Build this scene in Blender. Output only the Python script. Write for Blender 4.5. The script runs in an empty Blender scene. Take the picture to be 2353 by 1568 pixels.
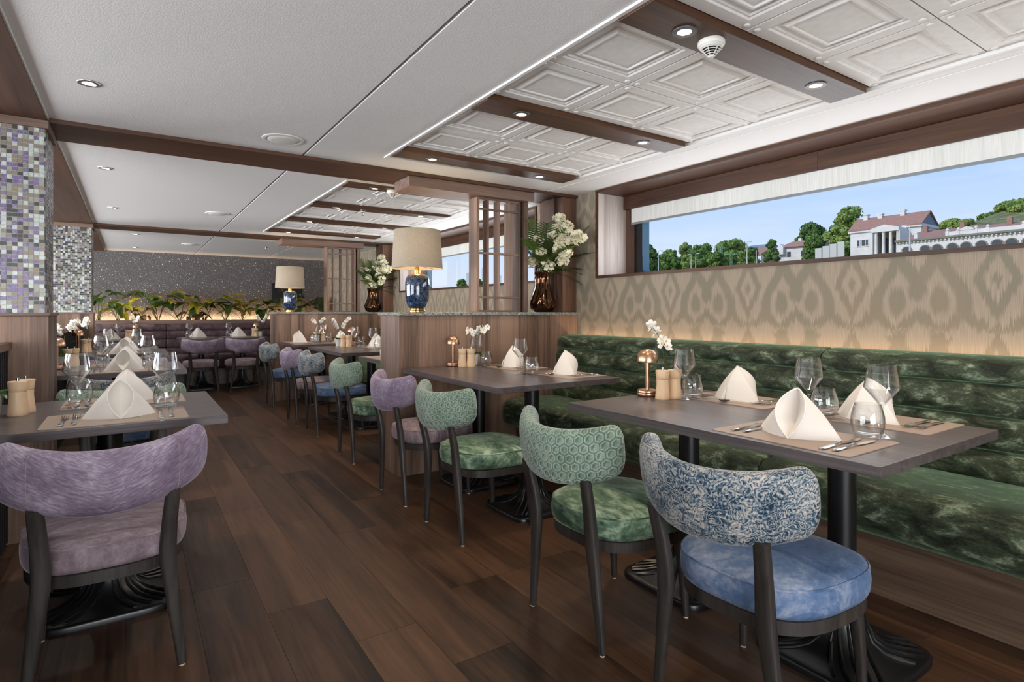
import bpy, bmesh, math, random
from mathutils import Vector, Matrix, noise
D = bpy.data
SC = bpy.context.scene
COL = SC.collection
PI = math.pi
rnd = random.Random(7)

# ------------------------------------------------------------------ camera
cam_d = D.cameras.new('camera'); cam = D.objects.new('camera', cam_d); COL.objects.link(cam)
cam.location = (0, 0, 1.14)
cam.rotation_euler = (PI/2, 0, -math.radians(33.66))
cam_d.sensor_width = 36; cam_d.lens = 36*1313/2353; cam_d.shift_y = -(784-717)/2353
cam_d.clip_start = .02; cam_d.clip_end = 1000
SC.camera = cam
SC.view_settings.view_transform = 'Standard'; SC.view_settings.look = 'None'
SC.view_settings.exposure = 0.04; SC.view_settings.gamma = 1.0
SC.cycles.use_denoising = True
SC.cycles.max_bounces = 6; SC.cycles.diffuse_bounces = 3; SC.cycles.glossy_bounces = 3; SC.cycles.transparent_max_bounces = 16
SC.cycles.use_adaptive_sampling = True; SC.cycles.adaptive_threshold = .08; SC.cycles.adaptive_min_samples = 20
SC.cycles.caustics_reflective = False; SC.cycles.caustics_refractive = False
SC.cycles.sample_clamp_indirect = 6.0

# ------------------------------------------------------------------ world: clear summer sky with thin cirrus
W = D.worlds.new('sky'); SC.world = W; W.use_nodes = True
nt = W.node_tree; nt.nodes.clear()
_tc = nt.nodes.new('ShaderNodeTexCoord'); _sp = nt.nodes.new('ShaderNodeSeparateXYZ')
nt.links.new(_tc.outputs['Generated'], _sp.inputs[0])
_rp = nt.nodes.new('ShaderNodeValToRGB'); nt.links.new(_sp.outputs[2], _rp.inputs[0])
_e = _rp.color_ramp.elements
_e[0].position = 0.0; _e[0].color = (.82, .84, .95, 1)
_e[1].position = 1.0; _e[1].color = (.14, .30, .80, 1)
for _p, _c in ((.10, (.66, .79, 1.0, 1)), (.20, (.48, .68, 1.05, 1)), (.40, (.34, .55, .98, 1))):
    _x = _e.new(_p); _x.color = _c
_mp = nt.nodes.new('ShaderNodeMapping'); _mp.inputs['Scale'].default_value = (2, 2, 14); _mp.inputs['Rotation'].default_value = (.25, .1, 0)
nt.links.new(_tc.outputs['Generated'], _mp.inputs[0])
_nz = nt.nodes.new('ShaderNodeTexNoise'); _nz.inputs['Scale'].default_value = 2.2; _nz.inputs['Detail'].default_value = 5
nt.links.new(_mp.outputs[0], _nz.inputs[0])
_mr = nt.nodes.new('ShaderNodeMapRange'); _mr.inputs[1].default_value = .5; _mr.inputs[2].default_value = .8; _mr.inputs[4].default_value = .35
nt.links.new(_nz.outputs[0], _mr.inputs[0])
_mx = nt.nodes.new('ShaderNodeMixRGB'); _mx.inputs[2].default_value = (.88, .92, 1.08, 1)
nt.links.new(_mr.outputs[0], _mx.inputs[0]); nt.links.new(_rp.outputs[0], _mx.inputs[1])
_bg = nt.nodes.new('ShaderNodeBackground'); _bg.inputs[1].default_value = 1.0
_wo = nt.nodes.new('ShaderNodeOutputWorld')
nt.links.new(_mx.outputs[0], _bg.inputs[0]); nt.links.new(_bg.outputs[0], _wo.inputs[0])

# ------------------------------------------------------------------ sun, daylight at the starboard windows, added aft and port fill
def light(name, kind, loc, rot, energy, color=(1, 1, 1), **kw):
    l = D.lights.new(name, kind); l.energy = energy; l.color = color
    for k, v in kw.items(): setattr(l, k, v)
    o = D.objects.new(name, l); COL.objects.link(o); o.location = loc; o.rotation_euler = rot
    return o
def aim(o, d):
    o.rotation_euler = Vector(d).to_track_quat('-Z', 'Y').to_euler()
sun = light('sun', 'SUN', (0, 0, 30), (0, 0, 0), 2.6, (1, .95, .86), angle=.01); aim(sun, (.75, -.35, -.6))
DAY = (.93, .96, 1.0)
L1 = light('aft_fill', 'AREA', (-.8, -3.05, 1.05), (0, 0, 0), 175, DAY, shape='RECTANGLE', size=3.6, size_y=1.7); aim(L1, (0, 1, .02))  # soft fill added behind the camera to brighten the ceiling
L2 = light('port_fill', 'AREA', (-3.9, 1.85, 1.05), (0, 0, 0), 165, DAY, shape='RECTANGLE', size=3.2, size_y=1.7); aim(L2, (1, 0, 0))  # port area lights are added fill, out of view, lifting the ceiling
L3 = light('port_fill', 'AREA', (-3.9, 5.9, 1.05), (0, 0, 0), 300, DAY, shape='RECTANGLE', size=3.2, size_y=1.7); aim(L3, (1, 0, 0))
L3b = light('port_fill', 'AREA', (-3.9, 9.6, 1.05), (0, 0, 0), 240, DAY, shape='RECTANGLE', size=2.0, size_y=1.7); aim(L3b, (1, 0, 0))  # added fill that brightens the far bay
L4 = light('daylight_starboard_window', 'AREA', (3.44, 1.85, 1.65), (0, 0, 0), 15, DAY, shape='RECTANGLE', size=2.9, size_y=.32); aim(L4, (-1, 0, 0))
L5 = light('daylight_starboard_window', 'AREA', (3.44, 5.9, 1.65), (0, 0, 0), 24, DAY, shape='RECTANGLE', size=2.9, size_y=.32); aim(L5, (-1, 0, 0))

# ------------------------------------------------------------------ shader helpers
class G:
    def __init__(s, name):
        s.m = D.materials.new(name); s.m.use_nodes = True
        s.n = s.m.node_tree.nodes; s.l = s.m.node_tree.links
        s.b = s.n['Principled BSDF']; s.out = s.n['Material Output']
    def set(s, sock, v):
        if hasattr(v, 'is_output'): s.l.new(v, sock)
        else:
            try: sock.default_value = v
            except Exception: sock.default_value = (*v, 1) if len(v) == 3 else v
    def M(s, op, a, b=0.0, c=0.0, clamp=False):
        n = s.n.new('ShaderNodeMath'); n.operation = op; n.use_clamp = clamp
        s.set(n.inputs[0], a); s.set(n.inputs[1], b); s.set(n.inputs[2], c)
        return n.outputs[0]
    def coord(s, kind='Object'):
        n = s.n.new('ShaderNodeTexCoord'); return n.outputs[kind]
    def rand(s):
        return s.n.new('ShaderNodeObjectInfo').outputs['Random']
    def vadd(s, a, b, op='ADD'):
        n = s.n.new('ShaderNodeVectorMath'); n.operation = op
        s.set(n.inputs[0], a); s.set(n.inputs[1], b); return n.outputs[0]
    def map(s, v, scale=(1, 1, 1), loc=(0, 0, 0), rot=(0, 0, 0)):
        n = s.n.new('ShaderNodeMapping'); s.l.new(v, n.inputs[0])
        n.inputs['Scale'].default_value = scale; n.inputs['Location'].default_value = loc; n.inputs['Rotation'].default_value = rot
        return n.outputs[0]
    def noise(s, v, scale=5, detail=3, rough=.5, dist=0):
        n = s.n.new('ShaderNodeTexNoise'); s.l.new(v, n.inputs['Vector'])
        n.inputs['Scale'].default_value = scale; n.inputs['Detail'].default_value = detail
        n.inputs['Roughness'].default_value = rough; n.inputs['Distortion'].default_value = dist
        return n.outputs[0]
    def voro(s, v, scale=5, feat='F1', out='Distance', rndm=1):
        n = s.n.new('ShaderNodeTexVoronoi'); s.l.new(v, n.inputs['Vector']); n.feature = feat
        n.inputs['Scale'].default_value = scale; n.inputs['Randomness'].default_value = rndm
        return n.outputs[out]
    def wave(s, v, scale=5, dist=2, detail=2, kind='BANDS'):
        n = s.n.new('ShaderNodeTexWave'); s.l.new(v, n.inputs['Vector']); n.wave_type = kind
        n.inputs['Scale'].default_value = scale; n.inputs['Distortion'].default_value = dist; n.inputs['Detail'].default_value = detail
        return n.outputs['Fac']
    def white(s, v):
        n = s.n.new('ShaderNodeTexWhiteNoise'); n.noise_dimensions = '1D'; s.l.new(v, n.inputs['W']); return n.outputs['Value']
    def sep(s, v):
        n = s.n.new('ShaderNodeSeparateXYZ'); s.l.new(v, n.inputs[0]); return n.outputs
    def comb(s, x=0., y=0., z=0.):
        n = s.n.new('ShaderNodeCombineXYZ')
        for i, q in enumerate((x, y, z)): s.set(n.inputs[i], q)
        return n.outputs[0]
    def ramp(s, f, stops, interp='LINEAR'):
        n = s.n.new('ShaderNodeValToRGB'); s.l.new(f, n.inputs[0]); e = n.color_ramp.elements; n.color_ramp.interpolation = interp
        while len(e) < len(stops): e.new(.5)
        for q, (p, c) in zip(e, stops):
            q.position = p; q.color = (c, c, c, 1) if isinstance(c, (int, float)) else (*c, 1)
        return n.outputs[0]
    def mix(s, f, a, b, kind='MIX'):
        n = s.n.new('ShaderNodeMixRGB'); n.blend_type = kind
        s.set(n.inputs[0], f); s.set(n.inputs[1], a); s.set(n.inputs[2], b); return n.outputs[0]
    def bump(s, h, strength=.3, dist=.002, normal=None):
        n = s.n.new('ShaderNodeBump'); s.l.new(h, n.inputs['Height'])
        n.inputs['Strength'].default_value = strength; n.inputs['Distance'].default_value = dist
        if normal is not None: s.l.new(normal, n.inputs['Normal'])
        s.l.new(n.outputs[0], s.b.inputs['Normal']); return n.outputs[0]
    def fin(s, col=None, rough=None, metal=None, **kw):
        if col is not None: s.set(s.b.inputs['Base Color'], col)
        if rough is not None: s.set(s.b.inputs['Roughness'], rough)
        if metal is not None: s.set(s.b.inputs['Metallic'], metal)
        for k, v in kw.items(): s.set(s.b.inputs[k.replace('_', ' ')], v)
        return s.m

def sr(r, g, b):   # 8-bit sRGB -> linear
    f = lambda c: (c/255/12.92) if c/255 <= .04045 else ((c/255+.055)/1.055)**2.4
    return (f(r), f(g), f(b))
def plain(name, col, rough=.5, metal=0, **kw):
    return G(name).fin((*col, 1), rough, metal, **kw)

def wood(name, dark, lite, axis='Z', rough=.45, strips=0, vary=.0, fine=1.0, spec=.5, rot=None):
    g = G(name)
    r = g.rand()
    v = g.coord()
    if rot: v = g.map(v, rot=rot)
    v = g.vadd(v, g.comb(g.M('MULTIPLY', r, 13.7), g.M('MULTIPLY', r, 7.1), g.M('MULTIPLY', r, 29.3)))
    al, ac = .9, 16*fine
    sc = {'X': (al, ac, ac), 'Y': (ac, al, ac), 'Z': (ac, ac, al)}[axis]
    m = g.map(v, sc)
    n1 = g.noise(m, 1.0, 6, .62, .9)
    m2 = g.map(v, tuple(q*7 if q > 1 else q*3 for q in sc))
    n2 = g.noise(m2, 1.0, 3, .6)
    big = g.noise(g.map(v, tuple(q*.35 for q in sc)), 1.0, 2, .5)
    f = g.M('ADD', g.M('MULTIPLY', n1, .62), g.M('ADD', g.M('MULTIPLY', n2, .30), g.M('MULTIPLY', big, .25)))
    if strips:
        s3 = g.sep(v); ax = s3[0] if axis != 'X' else s3[1]
        ax2 = s3[1] if axis != 'Y' else s3[2]
        w = g.M('ADD', g.white(g.M('FLOOR', g.M('DIVIDE', ax, strips))), g.white(g.M('FLOOR', g.M('DIVIDE', ax2, strips*1.3))))
        f = g.M('ADD', f, g.M('MULTIPLY', g.M('SUBTRACT', w, 1.0), .22))
    if vary: f = g.M('ADD', f, g.M('MULTIPLY', g.M('SUBTRACT', r, .5), vary))
    c = g.ramp(f, [(.37, dark), (.76, lite)])
    g.bump(n2, .12, .0008)
    return g.fin(c, rough, Specular_IOR_Level=spec)

def velvet(name, dark, mid, lite, scale=9, stretch=(1, 1, 1), sheen=.5, sheentint=None, lo=.36, hi=.66):
    g = G(name)
    r = g.rand()
    v = g.vadd(g.coord(), g.comb(g.M('MULTIPLY', r, 5.), g.M('MULTIPLY', r, 9.), g.M('MULTIPLY', r, 3.)))
    m = g.map(v, stretch)
    n1 = g.noise(m, scale, 5, .68, .6)
    n2 = g.noise(g.map(v, tuple(q*1.0 for q in stretch)), scale*9, 2, .6)
    f = g.M('ADD', g.M('MULTIPLY', n1, .8), g.M('MULTIPLY', n2, .2))
    c = g.ramp(f, [(lo, dark), ((lo+hi)/2, mid), (hi, lite)])
    g.bump(n2, .15, .001)
    m_ = g.fin(c, .62, Sheen_Weight=sheen, Sheen_Roughness=.35, Specular_IOR_Level=.25)
    g.set(g.b.inputs['Sheen Tint'], (*(sheentint or lite), 1))
    return m_

def glassy(name, tint=(1, 1, 1), base=.05, amp=.75, power=3.0, rough=0.0):
    g = G(name); g.n.remove(g.b)
    t = g.n.new('ShaderNodeBsdfTransparent'); t.inputs[0].default_value = (*tint, 1)
    s = g.n.new('ShaderNodeBsdfGlossy'); s.inputs['Roughness'].default_value = rough
    lw = g.n.new('ShaderNodeLayerWeight'); lw.inputs[0].default_value = .5
    f = g.M('ADD', g.M('MULTIPLY', g.M('POWER', lw.outputs['Facing'], power), amp), base, clamp=True)
    mx = g.n.new('ShaderNodeMixShader'); g.l.new(f, mx.inputs[0]); g.l.new(t.outputs[0], mx.inputs[1]); g.l.new(s.outputs[0], mx.inputs[2])
    g.l.new(mx.outputs[0], g.out.inputs[0]); return g.m

def emit(name, col, strength):
    g = G(name)
    g.set(g.b.inputs['Emission Color'], (*col, 1)); g.b.inputs['Emission Strength'].default_value = strength
    return g.fin((*col, 1), .5)

# ------------------------------------------------------------------ materials
MT = {}
MT['walnut_x'] = wood('walnut_crossgrain', sr(40, 23, 14), sr(98, 66, 46), 'X', .45, spec=.35)
MT['walnut_y'] = wood('walnut_lengthwise', sr(40, 23, 14), sr(98, 66, 46), 'Y', .45, spec=.35)
MT['walnut_z'] = wood('walnut_upright', sr(62, 40, 30), sr(128, 96, 78), 'Z', .42, strips=.09)
MT['oak_z'] = wood('grey_oak_panel', sr(74, 53, 42), sr(158, 127, 107), 'Z', .5, strips=.085)
MT['oak_y'] = wood('grey_oak_lengthwise', sr(74, 54, 44), sr(142, 114, 98), 'Y', .5)
MT['oak_x'] = wood('grey_oak_cross', sr(74, 54, 44), sr(142, 114, 98), 'X', .5)
MT['jamb'] = wood('daylit_reveal_oak', sr(140, 122, 112), sr(206, 194, 186), 'Z', .55, strips=.06, spec=.3)  # oak lightened: window light on the jamb is put into its colour
MT['plank'] = wood('floor_plank_wood', sr(28, 18, 13), sr(100, 71, 52), 'Y', .42, vary=.20, fine=.8, spec=.4)
MT['floor_base'] = plain('floor_joint', sr(96, 74, 58), .7)
MT['table_y'] = wood('table_laminate', sr(50, 45, 45), sr(108, 98, 98), 'Y', .30, fine=3.0)
MT['table_x'] = wood('table_laminate_cross', sr(50, 45, 45), sr(108, 98, 98), 'X', .30, fine=3.0)
MT['plinth_y'] = wood('plinth_oak', sr(58, 43, 34), sr(128, 104, 84), 'Y', .5, fine=1.0)
MT['plinth_x'] = wood('plinth_grey_oak', sr(80, 76, 70), sr(150, 144, 134), 'X', .5, fine=1.0)
MT['chair_wood'] = wood('charcoal_ash', sr(24, 23, 22), sr(72, 67, 63), 'Z', .42, fine=1.4)
MT['black'] = plain('black_cast_iron', sr(20, 20, 21), .32, 0, Specular_IOR_Level=.6)
MT['black_matt'] = plain('black_matt', sr(12, 12, 13), .6)
MT['rubber'] = plain('black_rubber_seal', sr(14, 15, 17), .45)
MT['white_plastic'] = plain('white_plastic', sr(228, 226, 220), .4)
MT['grey_plastic'] = plain('grey_ring', sr(70, 74, 80), .4)
MT['silver_ring'] = plain('satin_aluminium', sr(190, 190, 190), .3, 1)
MT['pale_felt'] = plain('pale_glide', sr(214, 190, 164), .7)
MT['copper'] = plain('brushed_copper', sr(206, 162, 132), .28, 1)
MT['brass'] = plain('brass', sr(206, 158, 84), .22, 1)
MT['steel'] = plain('polished_steel', sr(205, 205, 205), .12, 1)
MT['bronze'] = plain('bronze_lustre_glaze', sr(92, 66, 48), .07, .95)
MT['napkin'] = None
MT['mat'] = None
MT['ceramic'] = plain('white_ceramic', sr(225, 224, 220), .25)
MT['soil'] = plain('bark_soil', sr(48, 36, 28), .9)
MT['blue_rim'] = plain('blue_grey_hull', sr(92, 128, 150), .4)
MT['shade_in'] = None
def _m():
    g = G('white_ceiling'); n = g.noise(g.coord(), 160, 2, .6)
    g.bump(n, .45, .002); MT['ceiling'] = g.fin((*sr(228, 227, 226), 1), .62, Specular_IOR_Level=.3)
    g = G('embossed_tile'); n = g.noise(g.coord(), 26, 4, .6)
    MT['tile'] = g.fin(g.ramp(n, [(.3, sr(226, 224, 222)), (.7, sr(236, 235, 234))]), .6, Specular_IOR_Level=.3)
    MT['trim_white'] = plain('white_moulding', sr(226, 225, 223), .5)
    g = G('napkin_linen'); n = g.noise(g.map(g.coord(), (260, 260, 260)), 1.0, 2, .5); g.bump(n, .1, .0006)
    MT['napkin'] = g.fin((*sr(236, 229, 220), 1), .75, Sheen_Weight=.2)
    g = G('taupe_leather_mat'); n = g.noise(g.coord(), 400, 2, .5); g.bump(n, .12, .0006)
    MT['mat'] = g.fin((*sr(164, 144, 128), 1), .55)
    g = G('roller_blind'); n = g.noise(g.map(g.coord(), (3, 120, 5)), 1.0, 3, .6)
    MT['blind'] = g.fin(g.ramp(n, [(.3, sr(218, 220, 214)), (.7, sr(240, 240, 236))]), .8)
    MT['blind_bar'] = plain('grey_blind_bar', sr(128, 136, 140), .5)
    # granite
    g = G('speckled_granite'); v = g.coord()
    f = g.M('ADD', g.M('MULTIPLY', g.noise(v, 60, 5, .75), .7), g.M('MULTIPLY', g.voro(v, 170), .5))
    MT['granite'] = g.fin(g.ramp(f, [(.34, sr(38, 42, 44)), (.52, sr(96, 102, 100)), (.72, sr(168, 170, 160))]), .25)
    # pepper mill beech
    MT['beech'] = wood('beech', sr(214, 176, 136), sr(240, 208, 170), 'Z', .45, fine=2.0)
    # glitter wall, its sparkle painted in as pale specks of colour
    g = G('glitter_wallcover'); v = g.coord()
    cell = g.voro(v, 260, out='Color'); s3 = g.sep(cell)
    fine = g.noise(v, 240, 2, .7)
    base = g.ramp(fine, [(.35, sr(44, 42, 42)), (.65, sr(106, 103, 102))])
    sp = g.ramp(s3[0], [(.955, 0.), (.985, 1.)])
    big = g.voro(v, 110, out='Color'); sp2 = g.ramp(g.sep(big)[1], [(.986, 0.), (.995, 1.)])
    c = g.mix(sp, base, (*sr(196, 190, 196), 1)); c = g.mix(sp2, c, (*sr(240, 236, 236), 1))
    MT['glitter'] = g.fin(c, .5, Specular_IOR_Level=.5)
    # lamp body: blue reactive glaze
    g = G('blue_speckled_glaze'); v = g.coord(); z = g.sep(v)[2]
    n = g.noise(v, 46, 6, .8, .3); n2 = g.noise(v, 210, 3, .8)
    f = g.M('ADD', g.M('MULTIPLY', n, .65), g.M('MULTIPLY', n2, .35))
    c = g.ramp(f, [(.40, sr(14, 20, 32)), (.50, sr(32, 48, 72)), (.58, sr(72, 96, 124)), (.68, sr(196, 198, 196))])
    MT['blue_glaze'] = g.fin(c, .06, Coat_Weight=.6, Coat_Roughness=.03)
    # linen shade
    g = G('linen_shade'); n = g.noise(g.map(g.coord(), (190, 190, 320)), 1.0, 3, .6)
    c = g.ramp(n, [(.3, sr(160, 147, 128)), (.7, sr(194, 182, 163))])
    g.set(g.b.inputs['Base Color'], c); g.b.inputs['Roughness'].default_value = .85
    tr = g.n.new('ShaderNodeBsdfTranslucent'); g.l.new(c, tr.inputs[0])
    mx = g.n.new('ShaderNodeMixShader'); mx.inputs[0].default_value = .25
    g.l.new(g.b.outputs[0], mx.inputs[1]); g.l.new(tr.outputs[0], mx.inputs[2]); g.l.new(mx.outputs[0], g.out.inputs[0])
    MT['linen'] = g.m
    # velvets
    MT['v_green'] = velvet('crushed_green_velvet', sr(38, 56, 42), sr(98, 126, 102), sr(176, 194, 166), 6, (1, .5, 1), .6, lo=.39, hi=.59)
    MT['v_bench'] = velvet('bottle_green_crushed_velvet', sr(28, 34, 24), sr(66, 76, 57), sr(146, 162, 136), 20, (1, .42, 1.0), .9, sheentint=sr(150, 184, 150), lo=.40, hi=.68)
    MT['v_blue'] = velvet('blue_velvet', sr(58, 84, 120), sr(96, 120, 156), sr(164, 172, 190), 7, (1, 1, 1), .5, lo=.32, hi=.68)
    MT['v_mauve'] = velvet('mauve_velvet', sr(104, 88, 94), sr(152, 134, 140), sr(198, 183, 190), 30, (1, .4, .3), .6, lo=.30, hi=.72)
    MT['v_plum'] = velvet('plum_bench_velvet', sr(52, 39, 42), sr(86, 67, 70), sr(122, 102, 106), 12, (1, 1, 1), .5, lo=.30, hi=.72)
    # purple cowhide back: short directional hair
    g = G('lilac_hide'); v = g.coord('UV')
    s3 = g.sep(v); ux = g.M('ABSOLUTE', s3[0])
    vv = g.comb(g.M('MULTIPLY', ux, 40.), g.M('ADD', g.M('MULTIPLY', s3[1], 160.), g.M('MULTIPLY', ux, -60.)), 0.)
    n = g.noise(vv, 1.0, 4, .7, .3); n2 = g.noise(g.coord(), 7, 3, .6)
    f = g.M('ADD', g.M('MULTIPLY', n, .5), g.M('MULTIPLY', n2, .5))
    c = g.ramp(f, [(.34, sr(94, 78, 98)), (.5, sr(138, 121, 141)), (.66, sr(192, 181, 194))])
    g.bump(n, .35, .0016)
    MT['b_purple'] = g.fin(c, .6, Sheen_Weight=.7, Sheen_Roughness=.3, Specular_IOR_Level=.3)
    g.set(g.b.inputs['Sheen Tint'], (*sr(220, 208, 226), 1))
    # green honeycomb emboss
    g = G('green_honeycomb'); s3 = g.sep(g.coord('UV'))
    X = g.M('DIVIDE', s3[0], .0345); Y = g.M('DIVIDE', s3[1], .0345)
    def hexv(ox, oy):
        ax = g.M('SUBTRACT', g.M('FLOORED_MODULO', g.M('SUBTRACT', X, ox), 1.0), .5)
        ay = g.M('SUBTRACT', g.M('FLOORED_MODULO', g.M('SUBTRACT', Y, oy), 1.7320508), .8660254)
        hd = g.M('MAXIMUM', g.M('ABSOLUTE', ax), g.M('ADD', g.M('MULTIPLY', g.M('ABSOLUTE', ax), .5), g.M('MULTIPLY', g.M('ABSOLUTE', ay), .8660254)))
        return hd, g.M('ADD', ax, g.M('MULTIPLY', ay, .6))
    h1, d1 = hexv(0, 0); h2, d2 = hexv(.5, .8660254)
    h = g.M('MINIMUM', h1, h2)
    use = g.M('LESS_THAN', h1, h2)
    dd = g.M('ADD', g.M('MULTIPLY', d1, use), g.M('MULTIPLY', d2, g.M('SUBTRACT', 1.0, use)))
    ring = g.M('SUBTRACT', 1.0, g.M('MULTIPLY', g.M('ABSOLUTE', g.M('SUBTRACT', h, .36)), 18.), clamp=True)
    edge = g.M('MULTIPLY', g.M('SUBTRACT', h, .45), 18., clamp=True)
    inner = g.M('MULTIPLY', g.M('LESS_THAN', h, .27), 1.0)
    n = g.noise(g.coord(), 9, 4, .65); n2 = g.noise(g.coord(), 120, 2, .6)
    f = g.M('ADD', g.M('MULTIPLY', n, .6), g.M('MULTIPLY', n2, .4))
    c = g.ramp(f, [(.32, sr(84, 104, 90)), (.52, sr(128, 150, 132)), (.70, sr(178, 192, 174))])
    c = g.mix(g.M('MULTIPLY', ring, .8), c, (*sr(186, 200, 180), 1))
    c = g.mix(g.M('MULTIPLY', edge, .7), c, (*sr(40, 58, 52), 1))
    fac = g.M('MULTIPLY', inner, g.M('MULTIPLY', g.M('SUBTRACT', dd, .02), 12., clamp=True))
    c = g.mix(g.M('MULTIPLY', fac, .55), c, (*sr(44, 66, 56), 1))
    hgt = g.M('SUBTRACT', g.M('ADD', ring, g.M('MULTIPLY', inner, .5)), edge)
    g.bump(hgt, .7, .002)
    MT['b_green'] = g.fin(c, .6, Sheen_Weight=.5, Sheen_Roughness=.35, Specular_IOR_Level=.3)
    # blue paisley velvet
    g = G('blue_paisley'); uv = g.coord('UV'); ob = g.coord()
    wv = g.vadd(uv, g.vadd(g.map(ob, (0, 0, 0)), g.comb(g.M('MULTIPLY', g.noise(uv, 22, 2, .5), .05), g.M('MULTIPLY', g.noise(g.map(uv, loc=(3, 5, 0)), 22, 2, .5), .05), 0.)))
    d = g.voro(wv, 34); rings = g.M('SINE', g.M('MULTIPLY', d, 30.))
    d2 = g.voro(wv, 120); dots = g.M('SINE', g.M('MULTIPLY', d2, 14.))
    curl = g.wave(wv, 22, 9, 3, 'RINGS')
    n = g.noise(uv, 190, 4, .8); n3 = g.noise(ob, 12, 3, .65)
    f = g.M('ADD', g.M('MULTIPLY', rings, .07), g.M('ADD', g.M('MULTIPLY', dots, .06), g.M('ADD', g.M('MULTIPLY', curl, .08), g.M('ADD', g.M('MULTIPLY', n, .62), g.M('MULTIPLY', n3, .50)))))
    c = g.ramp(f, [(.44, sr(20, 38, 56)), (.51, sr(44, 70, 92)), (.58, sr(92, 114, 128)), (.65, sr(158, 156, 150)), (.78, sr(198, 190, 180))])
    spk = g.ramp(g.noise(g.map(uv, loc=(8, 2, 0)), 60, 3, .7), [(.64, 0.), (.70, 1.)])
    c = g.mix(g.M('MULTIPLY', spk, .5), c, (*sr(120, 92, 66), 1))
    g.bump(f, .35, .0015)
    MT['b_blue'] = g.fin(c, .62, Sheen_Weight=.4, Sheen_Roughness=.35, Specular_IOR_Level=.3)
    # ikat wallpaper (u along y, v along z)
    g = G('ikat_wallpaper'); s3 = g.sep(g.coord())
    yy = g.M('DIVIDE', g.M('SUBTRACT', s3[1], .898), .6035)
    st = g.noise(g.comb(g.M('MULTIPLY', s3[1], 330.), g.M('MULTIPLY', s3[2], 6.), 0.), 1.0, 2, .6)
    st2 = g.noise(g.comb(g.M('MULTIPLY', s3[1], 110.), g.M('MULTIPLY', s3[2], 3.), 7.), 1.0, 2, .6)
    jit = g.M('MULTIPLY', g.M('SUBTRACT', g.M('ADD', g.M('MULTIPLY', st, .5), g.M('MULTIPLY', st2, .5)), .5), .20)
    a = g.M('MULTIPLY', g.M('ABSOLUTE', g.M('SUBTRACT', g.M('FLOORED_MODULO', g.M('ADD', yy, .5), 1.0), .5)), 2.)   # 0 at an eye .. 1 half-way
    m_ = g.M('SUBTRACT', 1.0, a)
    z = g.M('ADD', g.M('FLOORED_MODULO', g.M('SUBTRACT', g.M('ADD', s3[2], jit), 1.055), .42), 1.055)
    def band(x, c0, w): return g.M('SUBTRACT', 1.0, g.M('DIVIDE', g.M('ABSOLUTE', g.M('SUBTRACT', x, c0)), w), clamp=True)
    def within(x, lo, hi): return g.M('MULTIPLY', g.M('GREATER_THAN', x, lo), g.M('LESS_THAN', x, hi))
    def ell(cm, cz, rm, rz):
        p = g.M('DIVIDE', g.M('SUBTRACT', m_, cm), rm); q = g.M('DIVIDE', g.M('SUBTRACT', z, cz), rz)
        return g.M('SUBTRACT', 1.25, g.M('SQRT', g.M('ADD', g.M('MULTIPLY', p, p), g.M('MULTIPLY', q, q))), clamp=True)
    az = g.M('ABSOLUTE', g.M('SUBTRACT', z, 1.285))
    de = g.M('ADD', a, g.M('MULTIPLY', az, 1.55))
    eye = g.M('MAXIMUM', band(de, .235, .075), band(g.M('ADD', a, g.M('MULTIPLY', az, 1.8)), .0, .085))
    t_ = g.M('DIVIDE', g.M('SUBTRACT', 1.43, z), .24, clamp=True)
    sm = g.M('MULTIPLY', g.M('MULTIPLY', t_, t_), g.M('SUBTRACT', 3., g.M('MULTIPLY', t_, 2.)))
    leg = g.M('MULTIPLY', band(m_, g.M('ADD', .27, g.M('MULTIPLY', sm, .34)), .125), within(z, 1.10, 1.465))
    vee = g.M('MULTIPLY', band(m_, g.M('MULTIPLY', g.M('SUBTRACT', z, 1.285), 2.3), .15), within(z, 1.25, 1.44))
    lobes = g.M('MAXIMUM', ell(.29, 1.195, .12, .062), ell(.0, 1.25, .13, .05))
    tri = g.M('ABSOLUTE', g.M('SUBTRACT', g.M('FLOORED_MODULO', g.M('ADD', g.M('DIVIDE', m_, .62), .5), 1.0), .5))
    zig = band(g.M('ADD', z, g.M('MULTIPLY', tri, .19)), 1.135, .042)
    pat = g.M('MAXIMUM', g.M('MAXIMUM', eye, leg), g.M('MAXIMUM', g.M('MAXIMUM', vee, lobes), g.M('MULTIPLY', zig, .85)))
    pat = g.M('MULTIPLY', pat, 2.6, clamp=True)
    pat = g.M('MULTIPLY', pat, g.M('ADD', .55, g.M('MULTIPLY', st, .7)), clamp=True)
    hue = g.noise(g.comb(g.M('MULTIPLY', s3[1], 3.2), g.M('MULTIPLY', s3[2], 1.0), 3.), 1.0, 1, .5)
    ink = g.ramp(hue, [(.38, sr(112, 112, 96)), (.62, sr(128, 116, 98))])
    gro = g.ramp(st, [(.3, sr(150, 137, 120)), (.7, sr(172, 158, 141))])
    c = g.mix(g.M('MULTIPLY', pat, .66), gro, ink)
    g.bump(st, .15, .0008)
    MT['wallpaper'] = g.fin(c, .75, Specular_IOR_Level=.2)
    # mosaic glass colours
    def mos(n, cols, rough=.3, sp=0):
        g = G(n); v = g.vadd(g.coord(), g.comb(g.M('MULTIPLY', g.rand(), 50.), 0., 0.))
        f = g.noise(v, 90 if not sp else 500, 3, .7, 1.5)
        return g.fin(g.ramp(f, [(.3, cols[0]), (.55, cols[1]), (.72, cols[2])]), rough, Specular_IOR_Level=.35)
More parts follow.
